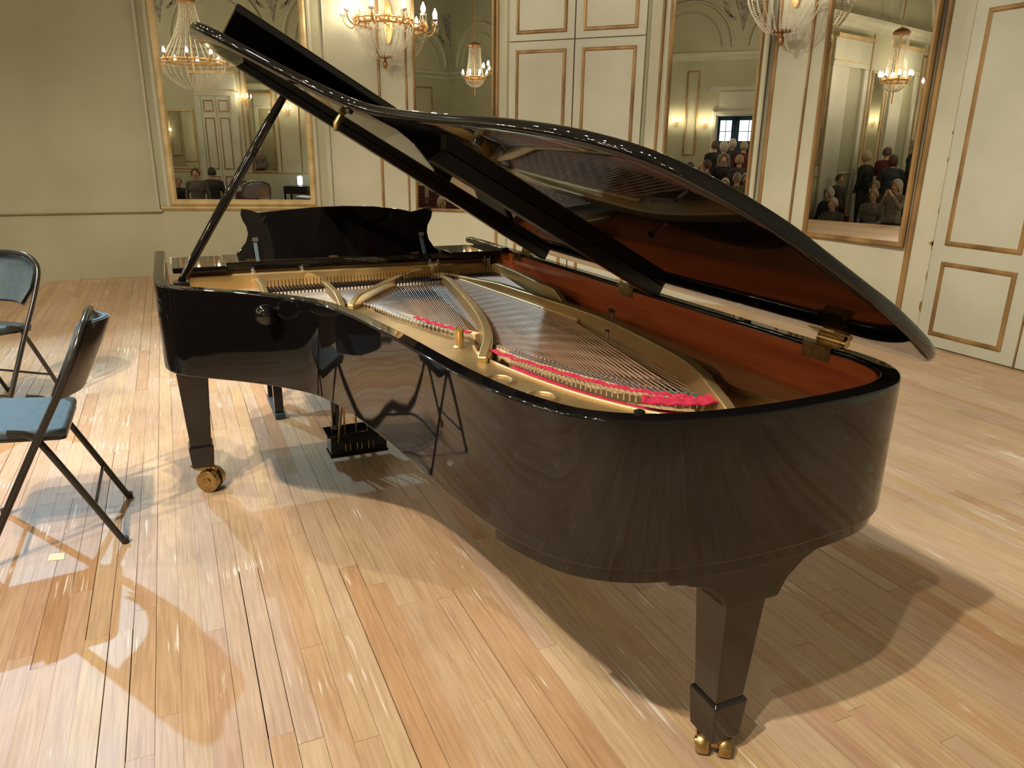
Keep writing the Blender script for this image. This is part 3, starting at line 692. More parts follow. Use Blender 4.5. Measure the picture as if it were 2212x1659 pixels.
bi = [k for k, p in enumerate(PATH) if p.y < 1.30 or (p.x > 1.3 and p.y < 3.4)]
bo_, bn_ = offset(PATH, 0.012), offset(PATH, 0.075)
band([bo_[k] for k in bi], [bn_[k] for k in bi], 0.658, 0.692).build('base_moulding', 'lacquer', rim, bevel=0.002)
ins = [k for k, p in enumerate(INN) if p.y < 3.45]
band([INN[k] + (INN[k] - PATH[k]).normalized() * 0.0005 for k in ins], [INN[k] + (INN[k] - PATH[k]).normalized() * 0.005 for k in ins], 0.80, 0.988).build('inner_veneer', 'veneer', rim, smooth=40)
# bottom boards
poly = [(p.x, p.y) for p in offset(PATH, 0.04)]
MB().prism(poly, 0.688, 0.70).build('bottom_board', 'satin', piano)
poly = [(p.x, p.y) for p in offset(PATH, 0.040) if p.y < 3.5]
MB().prism(poly, 0.800, 0.812).build('soundboard', 'spruce', piano)
# keyboard end (front): key bed, cheeks, keys, fallboard, slip
kb = MB().box(-0.086, 1.49, 3.35, 3.74, 0.645, 0.70).build('key_bed', 'lacquer', piano, bevel=0.004)
MB().box(-0.02, 1.425, 3.725, 3.745, 0.70, 0.755).build('key_slip', 'lacquer', kb, bevel=0.003)
mb = MB()
for k in range(52): mb.box(0.091 + k * 0.0236, 0.0905 + k * 0.0236 + 0.0226, 3.57, 3.722, 0.735, 0.757)
mb.build('white_keys', 'ivory', kb, kind='stuff')
mb = MB()
for k in range(51):
    if k % 7 not in (1, 4): mb.box(0.091 + (k + 1) * 0.0236 - 0.005, 0.091 + (k + 1) * 0.0236 + 0.006, 3.57, 3.665, 0.757, 0.770)
mb.build('black_keys', 'satin', kb, kind='stuff')
MB().box(0.05, 1.36, 3.545, 3.568, 0.74, 0.93).build('fallboard', 'lacquer', kb, bevel=0.004)
for x0, x1 in ((-0.024, 0.088), (1.325, 1.43)): MB().box(x0, x1, 3.545, 3.725, 0.70, 0.80).build('key_block', 'lacquer', kb, bevel=0.004)
# cast plate -----------------------------------------------------
ZP = 0.868
plate = MB()
bent = [(.80, 2.86), (.70, 2.81), (.66, 2.72), (.70, 2.53), (.76, 2.35), (.83, 2.17), (.80, 2.02), (.80, 1.90), (.845, 1.68), (.905, 1.50), (.98, 1.36), (1.06, 1.275), (1.16, 1.20)]
bent = catmull(bent, 5)
inn = [p for p in INN if p.y < 3.2 and (p.x < 1.2 and p.y < 3.0)]
n = len(bent); vs = []
def at(path, s):
    d = [0.0]
    for a, b in zip(path[:-1], path[1:]): d.append(d[-1] + (Vector(b) - Vector(a)).length)
    L = d[-1] * s
    for k in range(len(d) - 1):
        if d[k + 1] >= L: q = (L - d[k]) / max(d[k + 1] - d[k], 1e-9); return Vector(path[k]) * (1 - q) + Vector(path[k + 1]) * q
    return Vector(path[-1])
inn2 = [Vector(p) + Vector((0.002, 0.002)) for p in inn]
NS = 60
A = [at(inn2, k / NS) for k in range(NS + 1)]; B = [at([Vector(p) for p in bent], k / NS) for k in range(NS + 1)]
vs = []
for a, b in zip(A, B):
    m = a.lerp(b, 0.35)
    vs += [(a.x, a.y, ZP - 0.03), (m.x, m.y, ZP - 0.004), (b.x, b.y, ZP), (b.x, b.y, ZP - 0.04)]
plate.add(vs, [(4 * k + j, 4 * k + 4 + j, 4 * k + 5 + j, 4 * k + 1 + j) for k in range(NS) for j in range(3)])
pl_o = plate.build('cast_plate', 'gold', piano, smooth=50)
# plate on the spine side with its wavy edge, tail floor, front field
spine_in = 1.445
wav = catmull([(1.40, 3.40), (1.36, 2.9), (1.335, 2.5), (1.345, 2.15), (1.385, 1.85), (1.375, 1.62), (1.31, 1.47), (1.33, 1.33), (1.36, 1.26)], 6)
mb = MB(); vs = []
for p in wav: vs += [(p[0], p[1], ZP - 0.05), (p[0], p[1], ZP), (spine_in, p[1], ZP + 0.002), (spine_in, p[1], ZP - 0.05)]
mb.add(vs, [(4 * k + j, 4 * k + 4 + j, 4 * k + 5 + j, 4 * k + 1 + j) for k in range(len(wav) - 1) for j in range(3)])
mb.build('spine_flange', 'gold', pl_o, smooth=50)
mb = MB(); mb.prism([(1.10, 1.30), (1.13, 1.20), (1.18, 1.06), (1.32, 1.07), (1.40, 1.12), (1.424, 1.20), (1.424, 1.34), (1.30, 1.60), (1.26, 1.72), (1.22, 1.55)], ZP - 0.05, ZP - 0.018)
mb.build('tail_floor', 'gold', pl_o, bevel=0.004)
mb = MB(); mb.box(-0.02, 1.425, 3.20, 3.46, ZP - 0.03, ZP - 0.004); mb.build('pin_field', 'gold', pl_o)
mb = MB(); mb.ribbon(catmull([(.04, 3.40), (.30, 3.40), (.70, 3.385), (1.10, 3.36), (1.40, 3.40)], 5), 0.03, ZP - 0.02, ZP + 0.058); mb.build('capo_bar', 'gold', pl_o, bevel=0.005)
mb = MB(); mb.box(0.02, 1.425, 3.455, 3.52, ZP, ZP + 0.072); mb.build('front_flange', 'gold', pl_o, bevel=0.006)
mb = MB(); mb.tube([(p[0], p[1], ZP + 0.002) for p in bent[28:]], 0.0055, 7); mb.build('raised_lip', 'goldlip', pl_o, smooth=60)
# struts
def strut(path, w=0.026, h0=0.0, h1=0.050, name='strut', taper_=True):
    p = catmull(path, 6); n = len(p); zs = []
    for i in range(n):
        e = min(i, n - 1 - i) / max(n - 1, 1); k = min(1.0, 0.35 + e * 4) if taper_ else 1.0
        zs.append((ZP - 0.02, ZP + h0 + (h1 - h0) * k))
    mb = MB(); mb.ribbon(p, w, 0, 0, zs); return mb.build(name, 'gold', pl_o, bevel=0.005)
strut([(.30, 3.40), (.31, 3.20), (.30, 2.95), (.28, 2.72)], 0.022)
strut([(.51, 3.40), (.56, 3.30), (.56, 3.05), (.555, 2.78)], 0.024)
strut([(1.10, 3.37), (.99, 3.30), (.80, 3.06), (.66, 2.86), (.58, 2.76)], 0.026)
strut([(1.115, 3.36), (1.06, 2.95), (.97, 2.48), (.90, 2.20), (.83, 2.00), (.77, 1.90)], 0.030)
sd = strut([(1.13, 3.36), (1.19, 2.85), (1.245, 2.35), (1.265, 2.05), (1.235, 1.70), (1.205, 1.52), (1.16, 1.38), (1.13, 1.25)], 0.028, 0.0, 0.066)
mb = MB(); mb.ribbon(catmull([(1.150, 3.10), (1.215, 2.45), (1.240, 2.18)], 8), 0.010, ZP + 0.020, ZP + 0.034); mb.build('strut_bead', 'goldlip', sd, bevel=0.003)
strut([(1.40, 3.40), (1.385, 3.05), (1.355, 2.70), (1.340, 2.45)], 0.024, 0.0, 0.07)
MB().lathe([(0.03, 0), (0.033, 0.02), (0.030, 0.072), (0.02, 0.080)], (1.115, 3.365, ZP - 0.015), 20).build('strut_hub', 'gold', pl_o, smooth=40)
for (x, y) in ((0.51, 3.41), (0.30, 3.41), (1.10, 3.375), (1.135, 3.36), (1.395, 3.41)):
    MB().lathe([(0.011, 0), (0.011, 0.012), (0.007, 0.016), (0.007, 0.026), (0.002, 0.028)], (x, y, ZP + 0.056), 6).build('plate_bolt', 'steel', pl_o)
for (x, y, r) in ((.752, 1.73, .036), (.795, 1.56, .034), (.63, 2.02, .034), (1.235, 1.27, .052), (1.205, 1.40, .022)):
    mb = MB(); mb.tube([(x + r * math.cos(2 * PI * k / 28), y + r * 1.2 * math.sin(2 * PI * k / 28), ZP - 0.001 if x < 1.1 else ZP - 0.016) for k in range(28)], 0.008, 8, closed=True)
    rg = mb.build('rosette_ring', 'gold', pl_o, smooth=60)
    MB().lathe([(r * 0.9, 0), (r * 0.9, 0.004)], (x, y, (ZP - 0.006) if x < 1.1 else ZP - 0.02), 24).build('sound_hole', 'gap' if x < 1.1 else 'gold', rg)
MB().lathe([(0.020, 0.0), (0.013, 0.006), (0.013, 0.045), (0.015, 0.048), (0.015, 0.060), (0.012, 0.060), (0.011, 0.05)], (0.775, 2.10, ZP), 16).build('plate_post', 'gold', pl_o, smooth=40)
MB().lathe([(0.014, 0.0), (0.010, 0.006), (0.009, 0.06), (0.014, 0.066), (0.014, 0.072), (0.010, 0.073)], (1.345, 2.13, ZP), 16).build('plate_post', 'steel', pl_o, smooth=40)
MB().lathe([(0.006, 0.0), (0.006, 0.05), (0.009, 0.055), (0.003, 0.058)], (1.20, 1.92, ZP), 10).build('plate_post', 'steel', pl_o, smooth=40)
# strings
def seg_string(mb, a, b, r):
    a, b = Vector(a), Vector(b); d = (b - a).normalized(); u = d.cross(Vector((0, 0, 1))).normalized(); w = u.cross(d)
    ring = [u * r * math.cos(q) + w * r * math.sin(q) for q in (PI / 2, PI / 2 + 2.094, PI / 2 + 4.189)]
    mb.add([tuple(a + k) for k in ring] + [tuple(b + k) for k in ring], [(0, 1, 4, 3), (1, 2, 5, 4), (2, 0, 3, 5)])
ZS = ZP + 0.012
tre = catmull([(.30, 2.93), (.45, 2.87), (.64, 2.79), (.70, 2.53), (.76, 2.35), (.84, 2.17)], 6)
mb = MB(); pins = MB()
NTS = 150
for k in range(NTS):
    s = k / (NTS - 1); h = at([Vector(p) for p in tre], s); fx = 0.12 + 0.96 * s
    jit = 0.0022 * (k % 3 - 1)
    seg_string(mb, (h.x + jit, h.y, ZS), (fx + jit, 3.25, ZS + 0.004), 0.0009)
    if k % 3 == 0: pins.lathe([(0.0026, -0.012), (0.0026, 0.006)], (h.x, h.y + 0.0, ZS), 5)
mb.build('treble_strings', 'wire', piano, kind='stuff')
ten = catmull([(.86, 1.90), (.95, 1.62), (1.08, 1.42), (1.20, 1.36)], 6)
mb = MB()
for k in range(44):
    s = k / 43; h = at([Vector(p) for p in ten], s)
    seg_string(mb, (h.x, h.y, ZS - 0.006), (1.02 + 0.30 * s, 3.25, ZS - 0.002), 0.0010)
mb.build('tenor_strings', 'wire', piano, kind='stuff')
bas = catmull([(.835, 1.84), (.87, 1.66), (.93, 1.49), (1.00, 1.375), (1.08, 1.315)], 6)
mb = MB()
for k in range(38):
    s = k / 37; h = at([Vector(p) for p in bas], s); f2 = (1.13 + 0.255 * s, 3.22)
    hv = Vector((h.x, h.y, ZS + 0.014)); fv = Vector((f2[0], f2[1], ZS + 0.018))
    bx = hv.lerp(fv, 0.10); seg_string(mb, hv, bx, 0.0011); seg_string(mb, bx, fv, 0.0019 + 0.0010 * s)
    pins.lathe([(0.0025, -0.014), (0.0025, 0.004)], (h.x, h.y, ZS + 0.014), 5)
mb.build('bass_strings', 'copper', piano, kind='stuff')
pins.build('hitch_pins', 'steel', piano, kind='stuff')
# bridges, felt
br = catmull([(.855, 2.01), (.90, 1.82), (.965, 1.64), (1.04, 1.475), (1.13, 1.375)], 6)
bo = MB().ribbon(br, 0.030, ZP - 0.05, ZP + 0.019).build('bass_bridge', 'maple', piano, bevel=0.003)
MB().ribbon(br[3:], 0.026, ZP + 0.018, ZP + 0.0205).build('bridge_cap', 'graphite', bo)
mb = MB()
for k in range(40):
    p = at([Vector(q) for q in br], 0.03 + 0.94 * k / 39)
    for s in (-1, 1): mb.lathe([(0.0022, 0), (0.0022, 0.008)], (p.x + 0.008 * s, p.y + 0.004 * s, ZP + 0.019), 5)
mb.build('bridge_pins', 'steel', bo, kind='stuff')
bt = catmull([(.36, 2.96), (.50, 2.90), (.66, 2.82), (.76, 2.55), (.80, 2.42), (.885, 2.22)], 6)
MB().ribbon(bt, 0.026, ZP - 0.05, ZP + 0.006).build('treble_bridge', 'maple', piano, bevel=0.003)
def felt(path, w, z, h, name):
    p = catmull(path, 6); n = len(p)
    pts = [(q[0], q[1]) for q in p]; mb = MB()
    mb.ribbon(pts, w, 0, 0, [(z - h / 2 + 0.002 * math.sin(i * 2.1), z + h / 2 + 0.003 * math.sin(i * 2.1)) for i in range(n)])
    return tag(mb.build(name, 'redfelt', piano, bevel=0.002), 'bright crimson felt ribbon woven through the strings')
felt([(.815, 1.935), (.85, 1.80), (.905, 1.64), (.97, 1.50), (1.04, 1.41), (1.10, 1.355)], 0.018, ZS + 0.014, 0.005, 'felt_ribbon')
felt([(.97, 1.385), (1.03, 1.345), (1.10, 1.32), (1.165, 1.335)], 0.050, ZS + 0.016, 0.006, 'felt_ribbon')
felt([(.745, 2.47), (.775, 2.37), (.80, 2.29), (.845, 2.185)], 0.016, ZS + 0.008, 0.005, 'felt_ribbon')
mb = MB(); vs = []
for p, q in zip(bas, [at([Vector(b_) for b_ in bent[34:]], k / (len(bas) - 1)) for k in range(len(bas))]): vs += [(p[0] + 0.015, p[1], ZP + 0.001), (p[0] - 0.02, p[1] - 0.012, ZP + 0.001)]
mb.add(vs, [(2 * k, 2 * k + 2, 2 * k + 3, 2 * k + 1) for k in range(len(bas) - 1)])
mb.build('felt_bed', 'redfelt', piano)
# dampers
dm = MB(); df = MB()
for k in range(74):
    x = 0.30 + 1.06 * k / 73
    if any(abs(x - q) < 0.012 for q in (0.31, 0.56, 1.10, 1.16)): continue
    y = 3.10 + 0.05 * (x - 0.3)
    dm.box(x - 0.0045, x + 0.0045, y - 0.02, y + 0.06, ZS + 0.014, ZS + 0.024); dm.tube([(x, y + 0.05, ZS + 0.01), (x, y + 0.055, ZS + 0.05)], 0.0016, 5)
    df.box(x - 0.004, x + 0.004, y - 0.02, y + 0.055, ZS + 0.002, ZS + 0.014)
dm.build('damper_heads', 'satin', piano, kind='stuff'); df.build('damper_felts', 'felt', piano, kind='stuff')
tp = MB()
for k in range(200):
    tp.lathe([(0.0035, 0), (0.0035, 0.03), (0.0028, 0.034)], (0.08 + 1.30 * (k / 200), 3.425 + 0.012 * (k % 3), ZP + 0.0), 5)
tp.build('tuning_pins', 'steel', piano, kind='stuff')
# lid -------------------------------------------------------------
HX, HZ = 1.498, 1.014
def lidA(y): return math.radians(29.1 + 2.2 * max(0.0, (y - 2.15) / 1.10) ** 1.2)   # the propped front is lifted a little more than the tail
def lidT(x, y, t):
    w = HX - x; a = lidA(y); return (HX - w * math.cos(a) + t * math.sin(a), y, HZ + w * math.sin(a) + t * math.cos(a))
lo = [p for p in offset(PATH, -0.014) if p.y <= 3.24]
l1 = [p for p in lo if p.x < 1.16]
lpoly = [(l1[0].x, 3.25)] + [(p.x, p.y) for p in l1] + [(1.28, 0.985), (1.38, 1.003), (1.45, 1.022), (1.488, 1.042), (1.504, 1.075), (1.504, 3.25)]
ymn = min(p[1] for p in lpoly)
def span(y):
    xs = []
    for (xa, ya), (xb, yb) in zip(lpoly, lpoly[1:] + lpoly[:1]):
        if (ya - y) * (yb - y) <= 0 and ya != yb: xs.append(xa + (xb - xa) * (y - ya) / (yb - ya))
    return min(xs), max(xs)
ys = [ymn + 0.0006 + 0.19 * (k / 16) ** 2 for k in range(17)] + [ymn + 0.19 + (3.249 - ymn - 0.19) * k / 64 for k in range(1, 65)]
TH = 0.030; RB = TH / 2; NC = 16; vs = []
for y in ys:
    a, b = span(y); d = min(y - ymn, 3.25 - y) + 0.0008; h = RB * (math.sqrt(max(0.0, 1 - max(0.0, (RB - d) / RB) ** 2)) if d < RB else 1.0)
    rr = min(RB, (b - a) * 0.45); lp = []
    for k in range(NC + 1): lp.append((a + rr + (b - a - 2 * rr) * k / NC, RB - h))
    for q in (-60, -30, 0, 30, 60): lp.append((b - rr + rr * math.cos(math.radians(q)), RB + h * math.sin(math.radians(q))))
    for k in range(NC, -1, -1): lp.append((a + rr + (b - a - 2 * rr) * k / NC, RB + h))
    for q in (120, 150, 180, 210, 240): lp.append((a + rr + rr * math.cos(math.radians(q)), RB + h * math.sin(math.radians(q))))
    vs += [(x, y, t) for x, t in lp]
nl = len(lp)
mb = MB(lidT); mb.add(vs, [(i_ * nl + k, i_ * nl + (k + 1) % nl, (i_ + 1) * nl + (k + 1) % nl, (i_ + 1) * nl + k) for i_ in range(len(ys) - 1) for k in range(nl)] + [tuple(range(nl)), tuple(range((len(ys) - 1) * nl, len(ys) * nl))])
lid = mb.build('lid', 'lacquer', piano, smooth=50)
MB(lidT).prism([(0.075, -0.026), (0.09, 0.0), (1.46, 0.0), (1.46, -0.034)], 2.85, 2.90, 'y').build('lid_batten', 'satin', lid, bevel=0.003)
MB(lidT).prism([(0.575, -0.045), (0.60, 0.0), (1.47, 0.0), (1.47, -0.045)], 2.02, 2.07, 'y').build('lid_batten', 'satin', lid, bevel=0.003)
fa = math.radians(10)
def flapT(x, y, t):   # folded back over the hinge at y = 3.25, free edge raised
    d = y; return lidT(x, 3.25 - d * math.cos(fa) , 0.042 + d * math.sin(fa) + t)
MB(flapT).box(-0.005, 1.47, 0.0, 0.455, 0.0, 0.03).build('lid_flap', 'lacquer', lid, bevel=0.008, seg=3)
for y in (1.32, 2.20, 3.12):
    h = MB().tube([(HX - 0.004, y - 0.045, HZ - 0.006), (HX - 0.004, y + 0.045, HZ - 0.006)], 0.010, 10).build('lid_hinge', 'brass', lid, smooth=60)
    MB().box(1.428, 1.492, y - 0.04, y + 0.04, RIMZ - 0.001, RIMZ + 0.004).build('hinge_leaf', 'brass', h)
    MB().box(1.4395, 1.4435, y - 0.045, y + 0.045, RIMZ - 0.035, RIMZ + 0.003).build('hinge_strap', 'brass', h)
    MB(lidT).box(1.44, 1.495, y - 0.04, y + 0.04, -0.003, 0.001).build('hinge_leaf', 'brass', h)
for (x, y) in ((0.33, 2.33), (0.5, 1.66)):
    MB(lidT).lathe([(0.012, 0.0), (0.011, -0.008), (0.008, -0.010)], (x + 0.05, y + 0.02, 0.0), 12).build('rubber_button', 'satin', lid, smooth=40)
lk = MB(lidT).box(0.365, 0.385, 2.40, 2.43, -0.012, 0.0).build('lid_catch', 'brass', lid)
MB().tube([lidT(0.375, 2.415, -0.01), lidT(0.372, 2.40, -0.05), lidT(0.38, 2.40, -0.07)], [0.009, 0.012, 0.006], 8).build('catch_tongue', 'brass', lid, smooth=60)
# prop stick
ps = MB().tube([(0.006, 3.03, 0.965), (0.06, 3.018, 1.053), (0.21, 2.985, 1.295), (0.36, 2.955, 1.535), (0.420, 2.942, 1.628)], [0.013, 0.0155, 0.017, 0.016, 0.013], 14).build('prop_stick', 'lacquer', piano, smooth=60)
MB().box(-0.022, 0.035, 3.0, 3.06, 0.945, 0.967).build('prop_socket', 'satin', ps, bevel=0.003)
MB(lidT).box(0.22, 0.28, 2.91, 2.98, -0.010, 0.0).build('prop_block', 'satin', ps, bevel=0.003)
# music desk and shelves
ds = MB().box(0.195, 1.43, 3.44, 3.74, 0.945, 0.966).build('desk_shelf', 'lacquer', piano, bevel=0.004)
MB().box(0.195, 1.43, 3.425, 3.445, 0.935, 0.972).build('shelf_rail', 'lacquer', ds, bevel=0.004)
MB().box(1.18, 1.425, 3.30, 3.54, 0.966, 0.990).build('side_shelf', 'lacquer', ds, bevel=0.005)
MB().box(-0.02, 0.19, 3.36, 3.70, 0.945, 0.968).build('side_shelf', 'lacquer', ds, bevel=0.005)
MB().box(1.405, 1.445, 3.22, 3.70, 0.985, 1.012).build('shelf_cheek', 'lacquer', ds, bevel=0.006)
dprof = [(.247, .972), (.243, 1.005), (.262, 1.022), (.288, 1.052), (.300, 1.085), (.297, 1.115), (.283, 1.145), (.278, 1.168), (.282, 1.192), (.318, 1.186), (.352, 1.174), (.45, 1.183), (.60, 1.194), (.735, 1.197),
         (.87, 1.193), (1.0, 1.178), (1.055, 1.165), (1.10, 1.176), (1.150, 1.188), (1.158, 1.162), (1.150, 1.135), (1.128, 1.100), (1.122, 1.07), (1.128, 1.035), (1.150, 1.000), (1.172, .982), (1.172, .968)]
lean = 0.22
def deskT(x, h, z): return (x, 3.455 + h + (z - 0.97) * lean, z)
desk = MB(deskT).prism([(a, b) for a, b in dprof], 0.0, 0.018, 'y').build('music_desk', 'lacquer', piano, bevel=0.003)
for x in (0.325, 1.085):
    MB().add([(x - .008, 3.462, 1.06), (x + .008, 3.462, 1.06), (x + .008, 3.40, 0.975), (x - .008, 3.40, 0.975), (x - .008, 3.470, 1.06), (x + .008, 3.470, 1.06), (x + .008, 3.412, 0.972), (x - .008, 3.412, 0.972)],
             [(0, 1, 2, 3), (4, 5, 6, 7), (0, 1, 5, 4), (2, 3, 7, 6), (1, 2, 6, 5), (0, 3, 7, 4)]).build('desk_strut', 'seatblue', desk, bevel=0.002)
    MB().box(x - .012, x + .012, 3.452, 3.466, 1.055, 1.072).build('strut_hinge', 'steel', desk)
for x in (0.30, 0.66, 1.05): MB().box(x - .02, x + .02, 3.446, 3.454, 0.967, 0.980).build('desk_hinge', 'brass', desk)
# lock knob on the bent side
kp = Vector((0.268, 2.446)); kn = Vector((-0.66, -0.75, 0)).normalized()
MB().lathe([(0.014, 0.0), (0.010, 0.012), (0.012, 0.020), (0.028, 0.030), (0.034, 0.046), (0.030, 0.062), (0.016, 0.072), (0.002, 0.075)], (kp.x, kp.y, 0.948), 24, axis=kn).build('side_knob', 'lacquer', rim, smooth=50)
for (x, y) in ((0.745, 1.072), (1.46, 1.6)):
    MB().lathe([(0.011, 0), (0.011, 0.003), (0.007, 0.005)], (x, y - 0.005, RIMZ), 14).build('rubber_pad', 'satin', rim, smooth=40)
# legs with castors
def leg(x, y, rot, name='leg', cast=0.0, b0=0.116, b1=0.214, R=0.050):
    c, s = math.cos(rot), math.sin(rot)
    T = lambda a, b, z: (x + a * c - b * s, y + a * s + b * c, z)
    l = MB(T).taper(0, 0, b1 + 0.004, 0.690, 0.042, 0.042, 0.069, 0.069).build(name, 'legblack', piano, bevel=0.004)
    MB(T).taper(0, 0, b0, b1, 0.044, 0.044, 0.051, 0.051).build('foot_block', 'legblack', l, bevel=0.005)
    MB(T).taper(0, 0, b1 - 0.002, b1 + 0.008, 0.051, 0.051, 0.043, 0.043).build('foot_cap', 'legblack', l, bevel=0.003)
    c2, s2 = math.cos(cast), math.sin(cast)
    K = lambda a, b, z: (x + a * c2 - b * s2, y + a * s2 + b * c2, z)
    MB(K).lathe([(0.040, b0 - 0.014), (0.042, b0 + 0.002)], (0, 0, 0), 20).build('castor_plate', 'brass', l, smooth=40)
    q_ = b0 / 0.116
    MB(K).prism([(a_ * (0.4 + 0.6 * q_), z_ * q_) for a_, z_ in [(-0.055, 0.113), (0.05, 0.113), (0.062, 0.10), (0.055, 0.075), (0.035, 0.045), (0.02, 0.045), (0.0, 0.085), (-0.03, 0.10), (-0.06, 0.10)]], -0.010, 0.010, 'y').build('castor_fork', 'brass', l, bevel=0.004)
    for b in (-0.027, 0.027):
        mb = MB(K)
        mb.lathe([(R * 0.55, -0.015), (R * 0.92, -0.015), (R, -0.010), (R, 0.010), (R * 0.92, 0.015), (R * 0.55, 0.015)], (0.028 * q_, b, R), 28, axis=(0, 1, 0))
        w = mb.build('castor_wheel', 'brass', l, smooth=35)
        MB(K).lathe([(R * 0.35, -0.019), (R * 0.4, -0.015), (R * 0.4, 0.015), (R * 0.35, 0.019)], (0.028 * q_, b, R), 16, axis=(0, 1, 0)).build('wheel_hub', 'brass', w, smooth=40)
    return l
leg(0.006, 3.28, 0.0, cast=-0.5)
leg(1.36, 3.28, 0.0, cast=0.6)
tl = leg(1.112, 1.17, 0.0, cast=-2.2, b0=0.062, b1=0.175, R=0.030)
# tail bracket with its curved shoulders
MB().prism([(1.09 + a, b) for a, b in [(-0.235, 0.690), (-0.235, 0.598), (-0.195, 0.590), (-0.18, 0.582), (-0.13, 0.565), (-0.09, 0.535), (-0.072, 0.495), (0.075, 0.495), (0.095, 0.535), (0.14, 0.575), (0.20, 0.602), (0.245, 0.608), (0.255, 0.615), (0.315, 0.617), (0.315, 0.690)]], 1.075, 1.265, 'y').build('leg_bracket', 'legblack', tl, bevel=0.004)
for x, sg in ((0.008, 1), (1.36, -1)):
    MB().prism([(x - 0.10, 0.655), (x - 0.10, 0.615), (x - 0.085, 0.60), (x + 0.085, 0.60), (x + 0.10, 0.615), (x + 0.10, 0.655)], 3.17, 3.39, 'y').build('leg_shoulder', 'legblack', piano, bevel=0.003)
# pedal lyre
ly = MB().box(0.565, 0.835, 3.29, 3.40, 0.055, 0.150).build('pedal_box', 'lacquer', piano, bevel=0.006)
MB().box(0.550, 0.850, 3.28, 3.41, 0.150, 0.165).build('box_moulding', 'lacquer', ly, bevel=0.004)
MB().box(0.560, 0.840, 3.285, 3.405, 0.045, 0.058).build('box_moulding', 'lacquer', ly, bevel=0.004)
for x in (0.605, 0.795):
    MB().lathe([(0.024, 0.165), (0.028, 0.18), (0.020, 0.20), (0.022, 0.45), (0.026, 0.60), (0.034, 0.655)], (x, 3.345, 0), 14).build('lyre_post', 'lacquer', ly, smooth=40)
for x in (0.645, 0.70, 0.755):
    MB().tube([(x, 3.345, 0.16), (x, 3.345, 0.655)], 0.0045, 8).build('pedal_rod', 'brass', ly, smooth=60)
    pd = MB().box(x - 0.012, x + 0.012, 3.40, 3.52, 0.060, 0.070).build('pedal', 'brass', ly, bevel=0.004)
    MB().tube([(x - 0.011, 3.284, 0.112), (x - 0.011, 3.284, 0.078), (x + 0.011, 3.284, 0.078), (x + 0.011, 3.284, 0.112)], 0.004, 6).build('pedal_bracket', 'brass', pd, smooth=60)
for x in (0.60, 0.80): MB().tube([(x, 3.28, 0.13), (x, 2.98, 0.655)], 0.006, 8).build('lyre_brace', 'brass', ly, smooth=60)

# ------------------------------------------------------------------ piano bench
bench = thing('piano_bench', 'black piano bench behind the keyboard, mostly hidden by the piano', 'bench', (0.78, 4.25, 0))
MB().box(0.40, 1.16, 4.05, 4.45, 0.41, 0.50).build('padded_seat', 'satin', bench, bevel=0.02, seg=3)
MB().box(0.41, 1.15, 4.06, 4.44, 0.34, 0.41).build('apron', 'lacquer', bench, bevel=0.004)
for x in (0.43, 1.13):
    for y in (4.10, 4.40): MB().box(x - 0.024, x + 0.024, y - 0.022, y + 0.022, 0.03, 0.35).build('leg', 'legblack', bench, bevel=0.003)
    MB().box(x - 0.026, x + 0.026, 4.05, 4.45, 0.0, 0.032).build('skid_foot', 'seatblue', bench, bevel=0.004)

